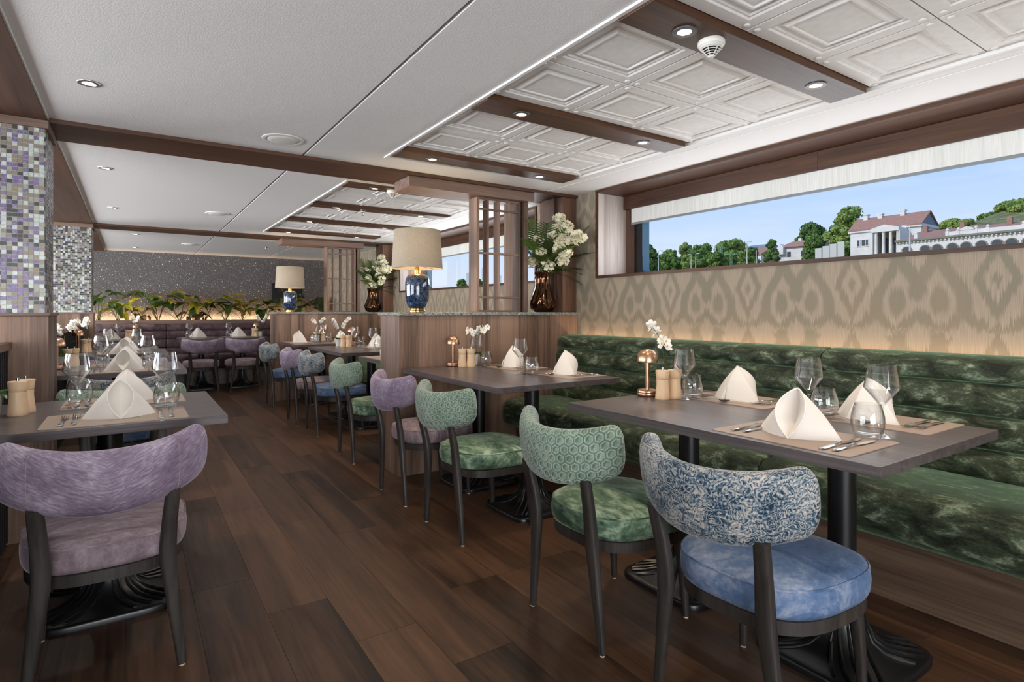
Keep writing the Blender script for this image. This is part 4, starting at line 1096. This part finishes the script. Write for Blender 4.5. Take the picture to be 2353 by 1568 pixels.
def fern_mesh(seed):
    r = random.Random(seed); m = MB(); L = .24; n = 24
    def ax(s): return Vector((L*s, .012*math.sin(3*s+seed), L*(.34*s-.52*s*s)))
    m.tube([ax(k/12) for k in range(13)], .0012, 5)
    for i in range(3, n):
        s = i/n; p = ax(s); w = .062*math.sin(PI*min(1, .12+.88*(1-s)))**.8
        for sg in (-1, 1):
            tip = p+Vector((.022, sg*w, -.018*w/.06)); mid = p.lerp(tip, .5)
            m.grid(lambda a, b, p=p, tip=tip: p.lerp(tip, a)+Vector((.0040*(1-a**1.5)*(2*b-1), 0, .002*math.sin(PI*a))), 4, 2)
    return m.mesh('fern_blade', MT['fern'], angle=80)
FRN = [fern_mesh(s) for s in (1, 2)]
VS = vase()
ORD = ['first', 'second', 'third', 'fourth', 'fifth', 'sixth', 'seventh', 'eighth', 'ninth', 'tenth', 'eleventh', 'twelfth', 'thirteenth', 'fourteenth', 'fifteenth', 'sixteenth']
def arrangement(x, y, which, seed):
    r = random.Random(seed); z0 = 1.1372; nm = ['nearer', 'far'][which]
    place(VS, (x, y, z0), .6*which, 'rippled bronze vase on the %s counter beside the pilaster' % nm)
    # blooms: (across the view, towards the room, height above the counter)
    heads = [(.139, .06, .775), (.178, .11, .685), (.091, .10, .676), (.061, .13, .637), (.130, .14, .594), (-.035, .10, .603), (.191, .15, .581), (.270, .24, .590), (.122, .15, .516), (-.026, .14, .490), (.180, .19, .470), (.152, .13, .422), (.004, .13, .422), (-.082, .07, .415), (.048, .10, .378), (-.13, .0, .66)]
    for i, (a, f, h) in enumerate(heads):
        p0 = Vector((x+.02*math.cos(i), y+.02*math.sin(i), z0+.22)); p1 = Vector((x+.832*a-.555*f, y-.555*a-.832*f, z0+h))
        rk = sorted(range(len(heads)), key=lambda q: -heads[q][2]).index(i)
        t = thing('flower_stem', ('topmost cream flower stem in the %s bronze vase' if rk == 0 else 'cream flower stem reaching furthest right from the %s bronze vase' if i == 7 else 'small cream bud stem reaching furthest left from the %s bronze vase' if i == 15 else ORD[rk]+' highest cream flower stem in the %s bronze vase') % nm, 'flower', p0)
        t['group'] = 'cream flowers in the %s bronze vase' % nm
        d = p1-p0; mid = Vector((0, 0, .16)); pts = [mid*(2*s*(1-s))+d*(s*s) for s in (0, .2, .4, .6, .8, 1)]
        MB().tube(pts, .0022, 6).build('stem', MT['stem'], t)
        o = obj('blossom_head', FLM[i % 3], t, d); o.rotation_euler = (r.random()*1-.5, r.random()*1-.5, r.random()*6); s_ = (.92, 1.12, 1.02)[i % 3]*(1.2 if i in (0, 1, 7) else 1)*(.6 if i == 15 else 1); o.scale = (s_, s_, s_*.9)
    fr_ = [(-2.6, .9, 1.2), (-2.2, .5, 1.1), (-1.6, .25, .9), (-1.0, .1, 1.0), (-.75, .55, 1.35), (-.5, .2, 1.15), (-.9, .9, 1.2), (-1.3, 1.2, 1.3), (-2.0, 1.25, 1.4), (-2.6, 1.3, 1.5), (2.4, 1.1, 1.2), (1.6, 1.2, 1.2), (-.6, -.15, 1.0), (-1.5, .7, 1.2), (-1.9, .05, .8), (-.65, 1.0, 1.6)]
    for i, (a, el, s_) in enumerate(fr_):
        p0 = Vector((x+.03*math.cos(a), y+.03*math.sin(a), z0+.325))
        o = obj('fern_frond', FRN[i % 2], None, p0); s_ *= 1.3; o.rotation_euler = (0, -el, a); o.scale = (s_, s_, s_)
        tag(o, 'one of the green fern fronds in the %s bronze vase' % nm, 'fern', 'fern fronds in the %s bronze vase' % nm)
arrangement(2.865, 3.84, 0, 3); arrangement(2.868, 7.90, 1, 5)

# ================================================================== planter plants: broad-leaved, each leaf its own piece
def leaf_mesh(name, mat, L, w, droop, up, fold): return leafgrid(MB(), (0, 0, 0), 0, L, w, droop, fold, 14, 8, up).mesh(name, mat, angle=80)
LV = {'d': [leaf_mesh('leaf', MT['leaf_dark'], .26, .075, .5, .35, .3), leaf_mesh('leaf', MT['leaf_dark'], .30, .085, .8, .5, .2), leaf_mesh('leaf', MT['leaf_dark'], .22, .06, .9, .3, .25)],
      'l': [leaf_mesh('leaf', MT['leaf_lime'], .25, .055, .5, .3, .3), leaf_mesh('leaf', MT['leaf_lime'], .20, .05, .9, .5, .3)],
      'y': [leaf_mesh('leaf', MT['leaf_dry'], .15, .05, 1.1, .5, .35)]}
def plant(x, y, H, spread, kinds, n, seed, label):
    r = random.Random(seed); t = thing('foliage_plant', label, 'plant', (x, y, .985))
    for i in range(n):
        a = 2*PI*i/n+r.random()*.8; h = H*(.45+.55*r.random()); out = spread*(.25+.5*r.random())
        a = a if math.sin(a) < .5 else -a
        p = Vector((math.cos(a)*out, math.sin(a)*out*.45, h))
        st = MB().tube([(0, 0, -.02), p*.5+Vector((0, 0, h*.12)), p], [.0045, .0035, .0025], 6).build('stalk', MT['stem'], t)
        k = r.choice(kinds); ms = LV[k]; o = obj('leaf', r.choice(ms), t, p)
        o.rotation_euler = (r.random()*.8-.4, -.5+r.random()*.9, a+r.random()*.5-.25); s_ = 1.0+.45*r.random(); o.scale = (s_, s_, s_)
for i, (x, H, sp, kinds, n, lab) in enumerate((
    (-.42, .50, .30, 'd', 8, 'dark broad-leaved plant at the left end of the planter by the second column'), (-.18, .30, .28, 'ldl', 10, 'yellow-green leafy plant next to the dark plant at the planter\'s left end'),
    (.10, .18, .20, 'yy', 7, 'small dry brownish plant left of centre in the planter'), (.36, .46, .34, 'ddl', 11, 'tallest dark broad-leaved plant left of centre in the planter'),
    (.66, .38, .36, 'lld', 11, 'lime-splashed broad-leaved plant in the middle of the planter'), (.88, .14, .18, 'yy', 6, 'small dry plant near the middle of the planter'),
    (1.02, .40, .34, 'dld', 10, 'dark and lime leafy plant right of the planter\'s middle'), (1.34, .42, .32, 'dll', 11, 'dark leafy plant left of the far lamp in the planter'),
    (1.60, .30, .24, 'dll', 8, 'yellow-tipped leafy plant right beside the far partition\'s corner'), (1.98, .30, .30, 'ld', 9, 'leafy plant behind the far lamp'), (2.45, .36, .30, 'ld', 9, 'leafy plant between the far lamp and the small lattice'),
    (2.72, .44, .24, 'd', 8, 'dark leafy plant at the right end of the planter'))):
    plant(x, 10.84, H, sp, kinds, n, 40+i, lab)

# ================================================================== ceiling fittings
def downlight(ring, lens, r):
    t = thing('downlight', '', 'ceiling light')
    MB().lathe([(r*.60, -.001), (r*.64, -.004), (r*.97, -.0035), (r, -.0015), (r, .001)], 32, (0, 0, 0), False, False).build('ring', ring, t, angle=40)
    MB().lathe([(r*.62, -.0032), (r*.57, -.0030), (r*.56, -.0016)], 28, (0, 0, 0), False, False).build('baffle', MT['brass'] if lens == MT['spot_warm'] else MT['silver_ring'], t)
    MB().lathe([(0, -.0022), (r*.3, -.0020), (r*.57, -.0014)], 28, (0, 0, 0), False, False).build('lens', lens, t); return t
DW, DC = downlight(MT['grey_plastic'], MT['spot_warm'], .042), downlight(MT['silver_ring'], MT['spot_cool'], .042)
def spot(x, y, z, e, col, size=120, blend=.9):
    l = light('downlight_beam', 'SPOT', (x, y, z), (0, 0, 0), e, col, spot_size=math.radians(size), spot_blend=blend, shadow_soft_size=.03)
WARM, COOL = (1, .80, .58), (1, .95, .88)
ordn = ['nearest', 'second', 'third', 'fourth', 'fifth', 'sixth', 'seventh']
nb = sorted([b for b in beams1 if b > 1.0])+beams2
for i, yc in enumerate(nb):
    for j, x in enumerate((1.578, 2.416)):
        place(DW, (x, yc, 2.1015), 0, 'warm downlight on the %s ceiling batten, %s end' % (ordn[i], ['aisle', 'window'][j]))
        spot(x, yc, 2.094, 20 if i < 3 else 15, WARM)
for b in beams1:
    if b < 1.0:
        for x in (1.578, 2.416): spot(x, b, 2.094, 16, WARM)
for i, (x, y) in enumerate(((-.152, 3.04), (-.151, 4.771), (-.147, 6.54), (.04, 8.62), (.04, 10.4))):
    place(DC, (x, y, ZC-.0005), 0, 'cool white downlight in the plain left ceiling, %s from the camera' % ordn[i])
    spot(x, y, ZC-.01, 34, COOL)
for x, y in ((-.15, 1.3), (1.6, 8.9), (2.6, 9.6)): spot(x, y, ZC-.01, 22 if x < 0 else 12, COOL)
def speaker():
    t = thing('ceiling_speaker', '', 'speaker')
    MB().lathe([(.112, .001), (.112, -.004), (.106, -.006), (.090, -.005), (.088, .001)], 48, (0, 0, 0), False, False).build('rim', MT['white_plastic'], t, angle=40)
    MB().lathe([(.0, -.012), (.06, -.011), (.080, -.007), (.087, -.002)], 48, (0, 0, 0), False, False).build('grille', MT['white_plastic'], t, angle=60); return t
SPK = speaker()
for i, (x, y) in enumerate(((.718, 3.425), (.714, 6.365), (.71, 9.5))): place(SPK, (x, y, ZC), 0, 'round white ceiling speaker, %s from the camera' % ordn[i])
def detector():
    t = thing('smoke_detector', '', 'smoke detector')
    MB().lathe([(.045, .0), (.0465, -.003), (.0465, -.014), (.043, -.019), (.0415, -.0195), (.039, -.024), (.036, -.026)], 40, (0, 0, 0), True, True).build('housing', MT['white_plastic'], t, angle=35)
    MB().lathe([(.029, -.024), (.008, -.054)], 24, (0, 0, 0), False, False).build('core', MT['black_matt'], t)
    cg = MB()
    for k in range(5):
        z = -.0275-.0058*k; r = .0355-.0061*k
        cg.lathe([(r, z), (r+.0012, z-.001), (r-.001, z-.0028), (r-.003, z-.0018), (r, z)], 36, (0, 0, 0), False, False)
    for k in range(6):
        a = k*PI/3; cg.tube([(.0375*math.cos(a), .0375*math.sin(a), -.0245), (.009*math.cos(a), .009*math.sin(a), -.0555)], .0016, 6)
    cg.lathe([(.0115, -.0535), (.0095, -.057), (.005, -.0585), (0, -.059)], 24, (0, 0, 0), True, False)
    cg.build('cage', MT['white_plastic'], t, angle=40); return t
DT = detector()
for i, (x, y, z) in enumerate(((1.715, 1.298, 2.1018), (1.725, 4.30, 2.1018), (1.85, 8.5, ZC))): place(DT, (x, y, z), .3, 'white conical smoke detector, %s from the camera' % ordn[i])
def sprinkler():
    t = thing('sprinkler', '', 'sprinkler')
    MB().lathe([(.026, 0), (.026, -.003), (.012, -.008), (.010, -.02), (.006, -.024)], 20, (0, 0, 0), True, True).build('escutcheon', MT['steel'], t)
    MB().tube([(-.010, 0, -.02), (-.011, 0, -.035), (0, 0, -.045)], .002, 6).tube([(.010, 0, -.02), (.011, 0, -.035), (0, 0, -.045)], .002, 6).build('yoke', MT['steel'], t)
    MB().lathe([(0, -.045), (.013, -.046), (.013, -.0475), (0, -.0475)], 16, (0, 0, 0), False, False).build('deflector', MT['steel'], t); return t
SK = sprinkler()
for x, y, z, lab in ((1.83, 5.30, 2.101, 'chrome sprinkler under a batten in the bay beyond the near partition'), (1.70, 9.30, ZC, 'chrome sprinkler in the far plain ceiling')): place(SK, (x, y, z), .5, lab)
# ================================================================== outside the windows
MT['ground'] = None
def _o():
    g = G('grassy_bank'); n = g.noise(g.coord(), .35, 6, .7)
    MT['ground'] = g.fin(g.ramp(n, [(.35, sr(70, 84, 44)), (.55, sr(120, 120, 74)), (.7, sr(176, 152, 108))]), .9)
    g = G('tree_foliage'); v = g.vadd(g.coord(), g.comb(g.M('MULTIPLY', g.rand(), 40.), 0., 0.)); n = g.noise(v, .9, 5, .75)
    f = g.M('ADD', n, g.M('MULTIPLY', g.M('SUBTRACT', g.rand(), .5), .22))
    MT['tree'] = g.fin(g.ramp(f, [(.3, sr(56, 84, 42)), (.5, sr(104, 134, 66)), (.72, sr(168, 178, 96))]), .8, Specular_IOR_Level=.2)
    MT['bark'] = plain('tree_bark', sr(84, 70, 56), .9)
    g = G('clay_roof'); n = g.noise(g.map(g.coord(), (2, 2, 6)), 1.2, 4, .7)
    MT['roof'] = g.fin(g.ramp(n, [(.3, sr(142, 104, 90)), (.7, sr(174, 134, 116))]), .85)
    g = G('white_stucco'); n = g.noise(g.coord(), .5, 5, .7)
    MT['stucco'] = g.fin(g.ramp(n, [(.3, sr(214, 210, 206)), (.7, sr(236, 233, 230))]), .85)
    MT['stucco_dark'] = plain('window_dark', sr(70, 76, 84), .3)
    MT['ochre'] = plain('ochre_loggia', sr(190, 168, 120), .8)
    MT['cornice'] = plain('weathered_cornice', sr(132, 128, 112), .8)
    MT['mast'] = plain('green_mast', sr(112, 156, 124), .6)
    MT['pole'] = plain('pale_pole', sr(196, 196, 192), .6)
    MT['shed'] = plain('slate_and_gable_shade', sr(120, 136, 150), .7)
_o()
def terr(x, y):
    if x < 30: h = -2
    elif x < 80: h = -2+10*(x-30)/50
    elif x < 130: h = 8+4.6*(x-80)/50
    elif x < 180: h = 12.6+4.8*(x-130)/50
    else: h = 17.4+.02*(x-180)
    if x > 165:
        k = max(0, min(1, (x-165)/60)); w = max(0, min(1, (100-y)/40)); h += 15.5*k*w
    d = math.hypot((x-172)/16, (y-90)/6); h += 6.0*max(0, 1-d*d)
    return h+.5*noise.noise(Vector((x*.06, y*.06, 0)))*(x > 30)
gr = MB().grid(lambda a, b: (14+330*a, -120+620*b, terr(14+330*a, -120+620*b)), 90, 130).build('ground', MT['ground'], None)
tag(gr, 'grassy river bank rising beyond the windows', 'ground', kind='stuff')
def tree(x, y, top, w, seed, label, dens=1.0):
    r = random.Random(seed); z0 = terr(x, y)-.3; t = thing('tree', label, 'tree', (x, y, z0)); H = top-z0
    MB().tube([(0, 0, 0), (.1, 0, H*.35), (0, .1, H*.6)], [.035*H, .025*H, .012*H], 8).build('trunk', MT['bark'], t)
    m = MB(); cl = []
    R = w/2; n = int(26+R*4)
    zb = max(H*.0, H-2.6*w)
    for i in range(n):
        z = zb+(H-zb)*(.08+.80*r.random()); q = (z-zb)/(H-zb); rad = R*(.72+.28*math.sin(PI*min(1, q*.95+.12)))*(1-.45*q**3)
        a = r.random()*6.28; d = rad*math.sqrt(r.random())*.8; cl.append((Vector((d*math.cos(a), d*math.sin(a), z)), R*(.22+.18*r.random())))
    cl.append((Vector((0, 0, H-.22*R)), .25*R))
    for c, cr in cl:
        for i in range(int(130*dens)):
            v = Vector((r.gauss(0, 1), r.gauss(0, 1), r.gauss(0, 1))).normalized(); p = c+Vector((v.x*cr, v.y*cr, v.z*cr*.8))*(.75+.35*r.random())
            s = .05*w*(.5+.7*r.random())**1; s = min(s, .42)
            u = Vector((r.gauss(0, 1), r.gauss(0, 1), r.gauss(0, 1))).normalized(); k = (v+u*.7).normalized(); a_ = k.orthogonal().normalized(); b_ = k.cross(a_)
            m.quad(p+a_*s, p+b_*s*.6, p-a_*s, p-b_*s*.6)
        # dense core of the clump
        core = bmesh.new(); bmesh.ops.create_icosphere(core, subdivisions=1, radius=cr*.86)
        b0 = len(m.v); m.v += [tuple(c+q_.co*(.85+.3*r.random())) for q_ in core.verts]; core.verts.index_update(); m.f += [tuple(b0+q_.index for q_ in f.verts) for f in core.faces]; core.free()
    m.build('crown', MT['tree'], t, smooth=False); return t
for i, (x, y, top, w, lab) in enumerate((
    (150, 73, 27.7, 10.5, 'tall spreading tree left of the white portico house'), (160, 87.6, 26.6, 9.5, 'rounded tree on the slope left of the tallest tree'), (148, 80, 21.5, 6, 'bushy tree just below the tallest tree'),
    (140, 87.2, 20.3, 4.4, 'narrow tree in front of the small house'), (170, 120.8, 25.6, 12, 'broad tree behind the red-roofed barn'), (160, 125.6, 23.8, 9.8, 'green tree left of the broad tree'),
    (164, 135, 26.0, 7.0, 'pointed dark tree rising from the left tree row'), (156, 135, 23.0, 7.0, 'tree at the left of the tree row'), (150, 131, 20.5, 8.0, 'low bright tree in front of the left tree row'), (120, 111, 20.0, 5.6, 'tree at the very left edge of the window view'),
    (136, 73.2, 18.7, 5.0, 'round bush right of the small house'), (220, 59, 33.6, 10, 'tree on the hilltop at the right edge'), (200, 68, 27.9, 7, 'low tree on the hill behind the white gable'), (196, 63, 27.2, 5, 'small tree on the hill right of the white gable'),
    (228, 66, 31.5, 8, 'dark bush on the hill right of the white gable'), (210, 54, 31, 8, 'bush on the hill at the right edge'), (140, 240, 17.5, 5, 'small tree seen through the far window'), (150, 275, 19, 6, 'distant tree seen through the lattice'))):
    tree(x, y, top, w, 60+i, lab)
hb = random.Random(5)
for i in range(16):
    yy = 92+i*3.3; xx = 132+hb.random()*10
    if 100 < yy < 106: continue
    tree(xx, yy, terr(xx, yy)+3.6+2.2*hb.random(), 4.6+1.5*hb.random(), 200+i, 'one of the low green bushes lining the far bank', .7)['group'] = 'bushes on the far bank'
def gable(t, x0, x1, y0, y1, z0, ze, zr, over=.35):
    """ridge along y"""
    MB().poly([(x0, y0, z0), (x1, y0, z0), (x1, y0, ze), ((x0+x1)/2, y0, zr-.15), (x0, y0, ze)], (0, y1-y0, 0)).build('wall', MT['stucco'], t, smooth=False)
    xm = (x0+x1)/2; sl = (zr-ze)/(xm-x0)
    for sg, xe in ((-1, x0-over), (1, x1+over)):
        ze2 = zr-sl*(abs(xe-xm))
        MB().poly([(xe, y0-over, ze2), (xm, y0-over, zr), (xm, y0-over, zr+.25), (xe, y0-over, ze2+.25)], (0, y1-y0+2*over, 0)).build('roof_slope', MT['roof'], t, smooth=False)
# portico house
h1 = thing('portico_house', 'white classical house with portico and red tiled roof', 'building')
gable(h1, 124, 131.2, 47.0, 59.7, 10, 17.9, 20.4)
MB().box(123.7, 131.5, 46.7, 60.0, 17.35, 17.9).build('cornice', MT['stucco'], h1, smooth=False)
MB().poly([(123.95, 46.93, 18.0), (131.25, 46.93, 18.0), (127.6, 46.93, 19.9)], (0, -.05, 0)).build('gable_shade', MT['shed'], h1, smooth=False)  # blue-grey sheet: shade on the white gable put into the colour
for y, z in ((58.1, 21.4), (55.4, 21.2), (51.3, 21.35)): MB().box(126.9, 127.8, y-.4, y+.4, 19.3, z).box(126.8, 127.9, y-.5, y+.5, z-.25, z).build('chimney', MT['stucco'], h1, smooth=False)
MB().poly([(120.2, 49.2, 16.55), (120.2, 54.2, 16.55), (120.2, 54.2, 17.25), (120.2, 51.7, 17.95), (120.2, 49.2, 17.25)], (3.8, 0, 0)).build('pediment', MT['stucco'], h1, smooth=False)
MB().box(123.4, 123.9, 49.9, 53.4, 12, 16.55).build('loggia_wall', MT['ochre'], h1, smooth=False)
for y in (49.5, 50.75, 52.0, 53.3): MB().lathe([(.34, 0), (.30, .3), (.27, 4.3), (.34, 4.5), (.34, 4.6)], 16, (120.7, y, 12.0), True, True).build('portico_column', MT['stucco'], h1)
MB().box(120.2, 124, 49.0, 49.2, 12, 16.6).box(120.2, 124, 53.75, 54.1, 12, 16.6).build('portico_pier', MT['stucco'], h1, smooth=False)
for y in (50.1, 51.4, 52.7): MB().box(123.2, 123.42, y-.25, y+.25, 12.5, 15.6).build('doorway', MT['stucco_dark'], h1, smooth=False)
for a, b in ((56.8, 57.4), (56.25, 56.6), (57.9, 58.3)): 
    f = MB().box(123.86, 124.0, a-.12, b+.12, 14.4, 15.95).build('window', MT['stucco'], h1, smooth=False); MB().box(123.8, 123.87, a, b, 14.6, 15.77).build('pane', MT['stucco_dark'], f, smooth=False)
# long arcaded building
h2 = thing('arcade_building', 'long low white building with balustrade and red roof', 'building')
MB().box(90, 102, 6, 37, 3, 11.0).build('wall', MT['stucco'], h2, smooth=False)
MB().box(89.6, 90.2, 5.8, 37.2, 10.95, 11.2).build('cornice', MT['cornice'], h2, smooth=False)
dn = MB().box(89.75, 90.0, 0, .16, 10.70, 10.93).mesh('dentil', MT['stucco'], smooth=False)
for k in range(60): obj('dentil', dn, h2, (0, 10+.45*k, 0))
MB().poly([(90.6, 8, 11.2), (96.2, 8, 12.9), (101.5, 8, 11.2)], (0, 28.6, 0)).build('roof', MT['roof'], h2, smooth=False)
MB().box(90.0, 90.4, 23.2, 31.2, 11.2, 11.75).build('parapet', MT['stucco'], h2, smooth=False)
MB().poly([(89.95, 28.0, 11.75), (89.95, 29.9, 11.75), (89.95, 29.5, 12.05), (89.95, 28.95, 12.25), (89.95, 28.4, 12.05)], (.4, 0, 0)).build('crest', MT['stucco'], h2, smooth=False)
for y in (34.7, 31.1, 29.9, 28.0, 26.8, 23.3):
    MB().box(89.95, 90.45, y-.18, y+.18, 11.2, 11.85).lathe([(.06, 0), (.16, .08), (.19, .2), (.12, .34), (0, .4)], 12, (90.2, y, 11.85), True, False).build('finial', MT['stucco'], h2)
for y in (35.8, 33.6, 32.2, 30.5, 29.0, 27.4, 25.8, 24.4, 22.8, 21.2):
    P = [(89.93, y+.5*math.cos(a*PI/8), 9.65+.5*math.sin(a*PI/8)) for a in range(9)]+[(89.93, y-.5, 7), (89.93, y+.5, 7)]
    MB().poly(P, (.1, 0, 0)).build('arched_window', MT['stucco_dark'], h2, smooth=False)
    P = [(89.9, y+.68*math.cos(a*PI/10), 9.65+.62*math.sin(a*PI/10)) for a in range(11)]+[(89.9, y-.52*math.cos(a*PI/10), 9.65+.5*math.sin(a*PI/10)) for a in range(11)]
    MB().poly(P, (.14, 0, 0)).build('window_arch', MT['cornice'], h2, smooth=False)
for y in (31.1, 26.0, 20.5, 35.5): MB().box(95, 95.6, y-.25, y+.25, 12, 13.5).build('chimney', MT['roof'], h2, smooth=False)
# small house and barn
h3 = thing('small_house', 'small white house with hipped red roof among the trees', 'building')
MB().box(150, 157, 83.2, 91.0, 12, 18.9).build('wall', MT['stucco'], h3, smooth=False)
MB().loops([[(149.4, 82.6, 18.8), (157.6, 82.6, 18.8), (157.6, 91.6, 18.8), (149.4, 91.6, 18.8)], [(152.5, 85.4, 20.6), (154.5, 85.4, 20.6), (154.5, 88.8, 20.6), (152.5, 88.8, 20.6)]], True, True, True).build('roof', MT['roof'], h3, smooth=False)
MB().poly([(149.0, 89.4, 17), (149.0, 91.2, 17), (149.0, 91.2, 19.0), (149.0, 90.3, 19.9), (149.0, 89.4, 19.0)], (2, 0, 0)).build('dormer', MT['stucco'], h3, smooth=False)
MB().box(153, 153.8, 86.6, 87.4, 20.2, 21.4).build('chimney', MT['stucco'], h3, smooth=False)
for y in (84.4, 88.3): MB().box(149.9, 150.02, y-.5, y+.5, 16.2, 17.6).build('window', MT['stucco_dark'], h3, smooth=False)
for x in (152.2, 154.6): MB().box(x-.4, x+.4, 83.1, 83.22, 16.2, 17.6).build('window', MT['stucco_dark'], h3, smooth=False)
h4 = thing('barn', 'long barn with red tiled roof near the railway masts', 'building')
gable(h4, 168, 180, 108.2, 121.5, 14, 19.6, 22.2)
for k in range(5): MB().box(167.9, 168.02, 110+2.3*k, 111+2.3*k, 18.0, 19.2).build('window', MT['stucco_dark'], h4, smooth=False)
h5 = thing('grey_shed', 'grey-roofed shed behind the barn', 'building')
MB().poly([(220, 139, 20), (230, 139, 20), (230, 139, 28.6), (225, 139, 30), (220, 139, 28.6)], (0, 11, 0)).build('hall', MT['shed'], h5, smooth=False)
# railway masts and lamp posts
def mast(x, y, z1, name, label, mat, w=.35):
    z0 = terr(x, y)-.2; t = thing(name, label, 'mast', (x, y, z0)); H = z1-z0; m = MB()
    for sx in (-1, 1):
        for sy in (-1, 1): m.tube([(sx*w, sy*w, 0), (sx*w, sy*w, H)], .07, 4)
    n = int(H/.9)
    for k in range(n):
        s = 1 if k % 2 else -1
        m.tube([(-w, -s*w, k*H/n), (-w, s*w, (k+1)*H/n)], .05, 4).tube([(-s*w, -w, k*H/n), (s*w, -w, (k+1)*H/n)], .05, 4)
    m.build('lattice', mat, t, smooth=False); return t
mt_ = mast(140, 102.7, 19.7, 'railway_mast', 'green lattice railway mast before the barn', MT['mast'])
zz_ = terr(140, 102.7)-.2
MB().tube([(0, 0, 17.9-zz_), (0, -9.2, 17.1-zz_)], .12, 6).tube([(0, 0, 17.4-zz_), (0, -9.2, 16.7-zz_)], .12, 6).build('gantry', MT['mast'], mt_, smooth=False)
for y, z in ((99.3, 17.6), (96.4, 17.2), (93.6, 17.0)): 
    o = mast(140, y, z, 'railway_mast', 'one of three slim green posts under the railway gantry', MT['mast'], .22); o['group'] = 'gantry posts'
def post(x, y, z1, label, arm=0):
    z0 = terr(x, y)-.2; t = thing('lamp_post', label, 'lamp post', (x, y, z0)); H = z1-z0
    MB().tube([(0, 0, 0), (0, 0, H)], [.12, .06], 8).build('pole', MT['pole'], t)
    if arm: MB().tube([(0, 0, H), (0, arm*.5, H+.15), (0, arm, H+.1)], .05, 6).build('arm', MT['pole'], t); MB().box(-.12, .12, arm-.35, arm+.25, H+.02, H+.16).build('lamp_head', MT['pole'], t, smooth=False)
for x, y, z, a, lab in ((100, 89.9, 15.0, -.7, 'lamp post at the left of the window view'), (100, 80.8, 13.4, .6, 'pale post before the tree row, left of a pair'), (100, 79.6, 13.4, -.6, 'pale post before the tree row, right of a pair'), (100, 67.4, 14.7, -.6, 'tall slim lamp post before the barn'), (100, 65.4, 13.0, 0, 'short pole before the barn'),
                    (100, 51.6, 13.5, .6, 'lamp post left of the portico house'), (80, 31.5, 11.8, .6, 'lamp post before the white gable')): post(x, y, z, lab, a)
for x, y, z, lab in ((150, 268, 22, 'distant railway mast, left of three in the far window'), (150, 252, 23.5, 'distant railway mast, middle of three in the far window'), (150, 236, 19, 'distant railway mast, right of three in the far window')):
    mast(x, y, z, 'railway_mast', lab, MT['mast'], .4)
# pale fence panels beside the portico house
for k in range(4):
    tag(MB().box(118, 118.2, 58.0+1.5*k, 59.3+1.5*k, 10, 15.2-.3*k).build('fence_panel', MT['pole'], None, smooth=False), 'one of the pale fence panels left of the portico house', 'fence', 'fence panels')
